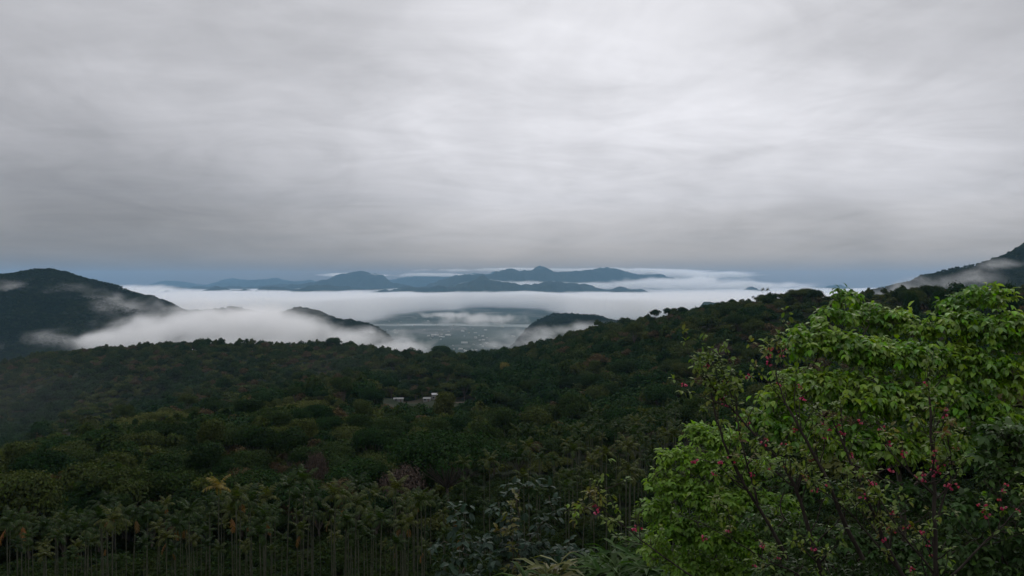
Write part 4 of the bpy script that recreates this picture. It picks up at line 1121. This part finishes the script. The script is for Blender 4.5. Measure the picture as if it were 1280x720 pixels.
def cherry(seed, base_px, base_Y, limbs, label, n_flower, leaf_dens, tw=1.0, twigs=(5, 9)):
    """limbs: lists of (px, py, Y, radius m); side twigs, small new leaves and blossoms are grown on them"""
    rng = np.random.default_rng(seed)
    b = np.array(ground_at(base_px, base_Y)); parts = []; tips = []; along = []
    for li, limb in enumerate(limbs):
        pts = np.array([P(*q[:3]) for q in limb]); rad = np.array([q[3] for q in limb], float)
        n = max(8, int(np.linalg.norm(np.diff(pts, axis=0), axis=1).sum() / 0.09))
        s = np.linspace(0, 1, len(pts)); t = np.linspace(0, 1, n)
        # rounded polyline with small kinks at the nodes
        p = np.stack([np.interp(t, s, pts[:, k]) for k in range(3)], 1)
        for _ in range(4): p[1:-1] = (p[:-2] + 2 * p[1:-1] + p[2:]) / 4
        p += np.cumsum(rng.normal(0, .0055, p.shape), 0) * np.sin(np.pi * t)[:, None] ** .5
        rr = 0.72 * np.interp(t, s, rad) * rng.uniform(.9, 1.12, n)
        parts.append(tube(p - b, rr, 6))
        total = np.linalg.norm(np.diff(p, axis=0), axis=1).sum()
        for _ in range(int(total * rng.uniform(*twigs) * tw)):
            i = int(rng.uniform(.18, 1) * (n - 1)); tg = norm(p[min(i + 1, n - 1)] - p[i - 1])
            d = norm(tg * .55 + rdir(rng, 1)[0] * .8 + np.array([0, -.05, .5]))
            L = rng.uniform(.18, .75) * (1.15 - .5 * i / n); m = 7
            q = [p[i]]
            for k in range(m):
                d = norm(d + rng.normal(0, .13, 3) + np.array([0, 0, .05])); q.append(q[-1] + d * L / m)
            q = np.array(q); parts.append(tube(q - b, np.linspace(min(rr[i] * .45, .011), .0028, m + 1), 4))
            tips += [q[-1], q[-2], q[-3]] + ([q[3]] if rng.uniform() < .5 else []); along += list(q[2:])
            if rng.uniform() < .6:
                k = int(rng.integers(2, m)); d2 = norm(d + rdir(rng, 1)[0] * .9); q2 = np.stack([q[k] + d2 * L * .4 * x + np.array([0, 0, .03 * x * x]) for x in np.linspace(0, 1, 5)])
                parts.append(tube(q2 - b, np.linspace(.005, .0024, 5), 4)); tips += [q2[-1], q2[-2]]; along += list(q2[1:])
        tips += [p[-1], p[-2], p[-4]]
    tips = np.array(tips); along = np.array(along)
    o = empty("cherry_tree", tuple(b)); tag(o, label, "tree")
    obj("branches", make_mesh("branches", [(v, f, 0) for v, f in parts], [M_TWIG], True), o)
    k = rng.uniform(size=len(tips)) < leaf_dens
    lv, lf = sprays(rng, tips[k] - b, norm(rdir(rng, k.sum()) + np.array([0, 0, .6])), 5, 0.072, 0.5, False, 0.5)
    obj("foliage", make_mesh("foliage", [(lv, lf, 0)], [M_LEAF_D]), o)
    kinds = [flower_cluster_mesh(np.random.default_rng(seed * 10 + j)) for j in range(5)]
    sel = rng.choice(len(along), min(n_flower, len(along)), replace=False)
    for j, i in enumerate(sel):
        c = obj("blossom_cluster", kinds[j % 5], o, tuple(along[i] - b)); c.rotation_euler = (rng.normal(0, .25), rng.normal(0, .25), rng.uniform(0, 6.28)); c.scale = (1.25,) * 3
    return o

cherry(61, 1060, 9.8, [
    [(1060, 900, 9.8, .050), (1050, 800, 9.7, .042), (1006, 640, 9.5, .030), (985, 590, 9.4, .026), (940, 540, 9.3, .020), (905, 500, 9.2, .014), (878, 470, 9.1, .008), (862, 440, 9.1, .004)],
    [(985, 700, 9.6, .030), (955, 640, 9.5, .026), (925, 595, 9.3, .022), (905, 550, 9.2, .017), (893, 500, 9.2, .012), (885, 455, 9.2, .006)],
    [(948, 630, 9.4, .018), (930, 560, 9.2, .014), (922, 520, 9.1, .010), (918, 470, 9.1, .005)],
    [(1080, 700, 9.6, .036), (1050, 640, 9.5, .032), (1030, 590, 9.4, .027), (1005, 545, 9.3, .022), (980, 500, 9.3, .015), (968, 470, 9.3, .010), (972, 440, 9.3, .007), (974, 418, 9.3, .004)],
    [(1150, 760, 9.3, .036), (1110, 680, 9.3, .030), (1085, 620, 9.3, .024), (1060, 560, 9.2, .016), (1040, 520, 9.2, .008)],
    [(1130, 720, 9.4, .020), (1060, 640, 9.2, .012), (1000, 600, 9.1, .008), (960, 590, 9.0, .004)],
    [(1000, 720, 9.7, .016), (960, 700, 9.5, .012), (900, 665, 9.2, .007), (840, 640, 9.0, .004)],
    [(870, 725, 9.6, .014), (820, 690, 9.4, .011), (780, 655, 9.2, .008), (745, 632, 9.1, .005), (700, 640, 9.0, .003)],
], "thin flowering cherry with dark leaning branches, bronze new leaves and scattered pink blossoms", 52, 0.62, 1.25)
cherry(62, 1175, 9.4, [
    [(1178, 900, 9.4, .044), (1172, 760, 9.3, .036), (1168, 640, 9.2, .030), (1166, 560, 9.2, .022), (1162, 500, 9.1, .014), (1160, 470, 9.1, .006)],
    [(1170, 660, 9.2, .018), (1190, 590, 9.1, .012), (1180, 530, 9.0, .006)],
    [(1169, 620, 9.2, .016), (1130, 580, 9.1, .010), (1100, 545, 9.0, .005)],
    [(1173, 740, 9.3, .022), (1220, 690, 9.2, .016), (1260, 650, 9.1, .010), (1290, 620, 9.0, .005)],
    [(1172, 720, 9.3, .018), (1120, 660, 9.1, .012), (1085, 600, 9.0, .006)],
], "upright flowering cherry stem with pink blossoms standing before the dark leaves", 40, 0.5, 1.1)

# ------------------------------------------------------------------ the grey-leaved shrub tree and the broad-leaved plants
leafy_tree("shrub_tree", 71,
    [(645, 612, 30, 18), (670, 606, 30, 18), (625, 632, 29.6, 22), (655, 640, 29.4, 20), (690, 640, 29.6, 24), (640, 660, 29.2, 24), (675, 670, 29.2, 26), (650, 695, 29, 28), (690, 700, 29, 26), (655, 725, 29, 30), (620, 670, 29.4, 18), (610, 700, 29.2, 24)],
    ground_at(648, 30.4), [[(649, 760, 30.3), (648, 690, 30.2), (648, 630, 30.1)], [(648, 700, 30.2), (680, 650, 30.0)]],
    M_LEAF_G, 0.34, 3, "grey green shrub tree with large lobed leaves in front of the palms", dens=9, D=0.28, di=4, dk=0.5, triple=True, droop=0.4, tip=0.012, cap=0.09, leaf_r=0.02)
leafy_tree("shrub_tree", 72,
    [(565, 628, 27, 14), (580, 636, 27, 14), (560, 672, 26.6, 22), (585, 668, 26.6, 24), (545, 690, 26.4, 18), (575, 700, 26.4, 26), (605, 690, 26.6, 22), (560, 725, 26.2, 26), (600, 730, 26.2, 28)],
    ground_at(580, 27.4), [[(580, 790, 27.3), (580, 710, 27.2), (578, 650, 27.1)]],
    M_LEAF_G, 0.32, 3, "lower grey green shrub tree beside the taller one, its leaves pale on top", dens=9, D=0.28, di=4, dk=0.5, triple=True, droop=0.4, tip=0.012, cap=0.07, leaf_r=0.02)
leafy_tree("shrub_tree", 73,
    [(640, 622, 28.6, 9), (637, 640, 28.6, 9), (626, 664, 28.2, 11), (640, 655, 28.4, 8)],
    ground_at(641, 28.9), [[(642, 760, 28.8), (641, 690, 28.7), (640, 640, 28.7)]],
    M_LEAF_Y, 0.24, 3, "thin young shrub with yellow and orange tip leaves among the grey green ones", dens=16, D=0.25, di=3, dk=0.4, triple=True, droop=0.4, tip=0.01, cap=0.05, leaf_r=0.02)
leafy_tree("shrub_tree", 74,
    [(700, 690, 24, 18), (712, 678, 24, 14), (730, 700, 24, 22), (710, 722, 24, 26)],
    ground_at(712, 24.4), [[(712, 790, 24.3), (712, 720, 24.2), (710, 690, 24.1)]],
    M_LEAF_G, 0.28, 3, "small grey green shrub among yellow green plants, with a thin reddish stem", dens=14, D=0.25, di=3, dk=0.4, triple=True, droop=0.4, tip=0.01, cap=0.05, leaf_r=0.02)

def broad_plant(seed, px, py_top, Y, w_px, label, mat=None):
    """upright stems with long arching blades"""
    rng = np.random.default_rng(seed)
    b = np.array(ground_at(px, Y)); top = P(px, py_top, Y); H = top[2] - b[2]; W = w_px / 2 / F * Y
    stems = []; lv = []
    for s in range(int(7 + w_px / 9)):
        e = np.array([rng.normal(0, W * .42), rng.normal(0, W * .4), H * rng.uniform(.8, 1.0)])
        st = np.stack([np.array([e[0] * .3, e[1] * .3, 0]) + (e - np.array([e[0] * .3, e[1] * .3, 0])) * t + np.array([0, 0, .1 * math.sin(t * 3)]) for t in np.linspace(0, 1, 8)])
        stems.append((*tube(st, np.linspace(.025, .008, 8), 5), 0))
        n = 16
        tt = rng.uniform(.55, 1.0, n) ** .7
        pos = np.stack([np.interp(tt, np.linspace(0, 1, 8), st[:, k]) for k in range(3)], 1)
        a = rng.uniform(0, 6.28, n)
        xd = np.stack([np.cos(a), np.sin(a), rng.uniform(-.1, .75, n)], 1)
        tv = [(0, 0, 0), (.3, .085, .05), (.3, 0, .03), (.3, -.085, .05), (.65, .08, .0), (.65, 0, -.03), (.65, -.08, .0), (1, 0, -.28)]
        v, f = place(tv, LEAF8[1], pos, xd, norm(np.array([0, 0, 1.0]) + rng.normal(0, .25, (n, 3))), rng.uniform(.45, .95, n))
        lv.append((v, f, 0))
    o = empty("broadleaf_plant", tuple(b)); tag(o, label, "plant")
    obj("stems", make_mesh("stems", stems, [M_SHAFT], True), o)
    obj("foliage", make_mesh("foliage", lv, [mat or M_LEAF_H]), o)
for a in [(81, 770, 676, 23, 60, "plant with long arching green blades between the palm trunks and the bright tree"), (82, 800, 664, 25, 50, "tall blade leaved plant right under the thin bare cherry twig"), (83, 740, 690, 21, 50, "low blade leaved plant beside the small grey green shrub"),
          (84, 690, 700, 20, 44, "yellowish green plant at the foot of the grey green shrub tree", M_LEAF_Y), (85, 812, 700, 20, 56, "dense blade leaved plant under the yellow green rounded tree"), (86, 768, 705, 18.5, 50, "lowest blade leaved plant at the bottom edge, between two taller ones"), (87, 655, 712, 19, 40, "fresh green plant under the grey green shrub tree")]:
    broad_plant(*a)

# ------------------------------------------------------------------ houses on the slope, the bare field, the town in the valley
def plain(name, c, rough=0.7):
    m, out = material(name)
    b = node('ShaderNodeBsdfPrincipled'); b.inputs['Roughness'].default_value = rough
    geo = node('ShaderNodeNewGeometry'); n = noise(geo.outputs['Position'], 0.7, 4, 0.6)
    link(ramp(n, [(0.3, tuple(x * 0.82 for x in c)), (0.7, c)]), b.inputs['Base Color'])
    link(b.outputs[0], out.inputs['Surface'])
    return m
M_WALLW = plain("white_render", (0.20, 0.20, 0.19)); M_ROOFW = plain("pale_metal_roof", (0.15, 0.16, 0.16), 0.8); M_ROOFG = plain("grey_roof", (0.30, 0.31, 0.32))
M_TOWN = plain("town_walls", (0.42, 0.42, 0.40)); M_WIN = plain("dark_window", (0.03, 0.035, 0.04), 0.2); M_DOOR = plain("brown_door", (0.12, 0.08, 0.05)); M_SOIL = plain("brown_soil", (0.085, 0.050, 0.032), 0.95)

def boxg(lo, hi):
    v = np.array([(x, y, z) for z in (lo[2], hi[2]) for y in (lo[1], hi[1]) for x in (lo[0], hi[0])], float)
    return v, np.array([(0, 2, 3, 1), (4, 5, 7, 6), (0, 1, 5, 4), (2, 6, 7, 3), (0, 4, 6, 2), (1, 3, 7, 5)])

def gable(L, W, h, rise, over=0.45, t=0.14):
    a, b = L / 2 + over, W / 2 + over
    k = rise / (W / 2); e = h - over * k
    pr = [(-b, e), (0, h + rise), (b, e), (b, e + t), (0, h + rise + t), (-b, e + t)]
    v = np.array([(x, y, z) for x in (-a, a) for y, z in pr], float)
    f4 = [(i, (i + 1) % 6, 6 + (i + 1) % 6, 6 + i) for i in range(6)] + [(0, 5, 4, 1), (1, 4, 3, 2), (6, 7, 10, 11), (7, 8, 9, 10)]
    return v, np.array(f4)

def house(px, Y, L, W, h, rise, rz, label, roof=M_ROOFW, dz=0.0):
    x = (px - PX0) / F * Y; z = tz(x, Y) + dz
    o = empty("house", (x, Y, z), rz); tag(o, label, "house")
    v, f = boxg((-L / 2, -W / 2, -2.5), (L / 2, W / 2, h))
    g = np.array([(-L / 2, -W / 2, h), (-L / 2, W / 2, h), (-L / 2, 0, h + rise), (L / 2, -W / 2, h), (L / 2, W / 2, h), (L / 2, 0, h + rise)])
    obj("wall", make_mesh("wall", [(v, f, 0), (g, np.array([(0, 1, 2), (3, 5, 4)]), 0)], [M_WALLW]), o)
    obj("roof", make_mesh("roof", [(*gable(L, W, h, rise), 0)], [roof]), o)
    n = max(2, int(L / 3))
    for k in range(n):
        cx = -L / 2 + (k + .5) * L / n
        if k == n // 2:
            obj("door", make_mesh("door", [(*boxg((cx - .5, -W / 2 - .05, 0), (cx + .5, -W / 2 + .05, 2.1)), 0)], [M_DOOR]), o)
        else:
            obj("window", make_mesh("window", [(*boxg((cx - .7, -W / 2 - .04, 1.0), (cx + .7, -W / 2 + .04, 2.2)), 0)], [M_WIN]), o)
house(498, HOUSE_Y - 14, 6.5, 4, 1.9, 0.7, 0.10, "long low white roofed house on the wooded slope, the one set lowest")
house(534, HOUSE_Y - 2, 5, 4, 2.2, 0.8, -0.15, "white house on the wooded slope beside a taller white house")
house(543, HOUSE_Y + 3, 3.6, 3.6, 3.8, 0.8, 0.2, "tall narrow white house on the wooded slope next to the brown field", M_ROOFG)
house(475, HOUSE_Y - 4, 4, 3.6, 2.4, 0.8, 0.4, "tiny white hut standing apart on the wooded slope")

def bare_field():
    xs = np.linspace(-47, -33, 14); ys = np.linspace(HOUSE_Y - 6, HOUSE_Y + 6, 8)
    X, Y = np.meshgrid(xs, ys); X = X + (Y - HOUSE_Y) * 0.4
    Z = terrain(X, Y) + 0.35
    nc = len(xs); i = (np.arange(len(ys) - 1)[:, None] * nc + np.arange(nc - 1)[None]).ravel()
    o = obj("bare_field", make_mesh("bare_field", [(np.stack([X, Y, Z], -1).reshape(-1, 3), np.stack([i, i + 1, i + nc + 1, i + nc], -1), 0)], [M_SOIL], True))
    tag(o, kind='structure')
bare_field()

def town():
    rng = np.random.default_rng(404)
    protos = []
    for (L, W, h, r, m) in ((16, 10, 7, 2, M_ROOFW), (30, 16, 8, 3, M_ROOFW), (12, 9, 6, 2, M_ROOFG), (22, 12, 14, 1, M_ROOFW), (48, 20, 9, 3, M_ROOFW)):
        parts = [(*boxg((-L / 2, -W / 2, -3), (L / 2, W / 2, h)), 0), (*gable(L, W, h, r, 0.6, 0.3), 1)]
        g = np.array([(-L / 2, -W / 2, h), (-L / 2, W / 2, h), (-L / 2, 0, h + r), (L / 2, -W / 2, h), (L / 2, W / 2, h), (L / 2, 0, h + r)])
        parts.append((g, np.array([(0, 1, 2), (3, 5, 4)]), 0))
        protos.append(make_mesh("town_building", parts, [M_TOWN, m if m is M_ROOFG else M_TOWN]))
    spots = []
    for (px, py, sx, sy, n) in ((522, 441, 9, 2.0, 13), (580, 437, 16, 2.5, 12), (605, 428, 6, 4, 7), (545, 421, 8, 2, 9), (500, 402, 40, 2, 8), (560, 410, 40, 4, 10), (530, 416, 30, 3, 8), (600, 418, 18, 5, 10), (620, 442, 10, 3, 8)):
        for _ in range(n): spots.append((rng.normal(px, sx), rng.normal(py, sy)))
    k = 0
    for (px, py) in spots:
        if not 470 < px < 660 or not 396 < py < 446: continue
        Y = 400 / (py - PY0) * F; x = (px - PX0) / F * Y
        z = tz(x, Y)
        if z > -385: continue
        near = py > 425
        o = obj("town_building", protos[int(rng.choice(5, p=[.3, .25, .2, .15, .1]))]); o.location = (x, Y, z); o.rotation_euler = (0, 0, rng.uniform(-.9, .9)); o.scale = (float(rng.uniform(.45, .9)),) * 3
        tag(o, "pale roofed building among the trees in the nearer part of the valley town" if near else "tiny pale building on the distant hazy valley floor", "building", "buildings in the nearer part of the valley town" if near else "buildings on the distant valley floor")
        k += 1
    print("town", k)
town()
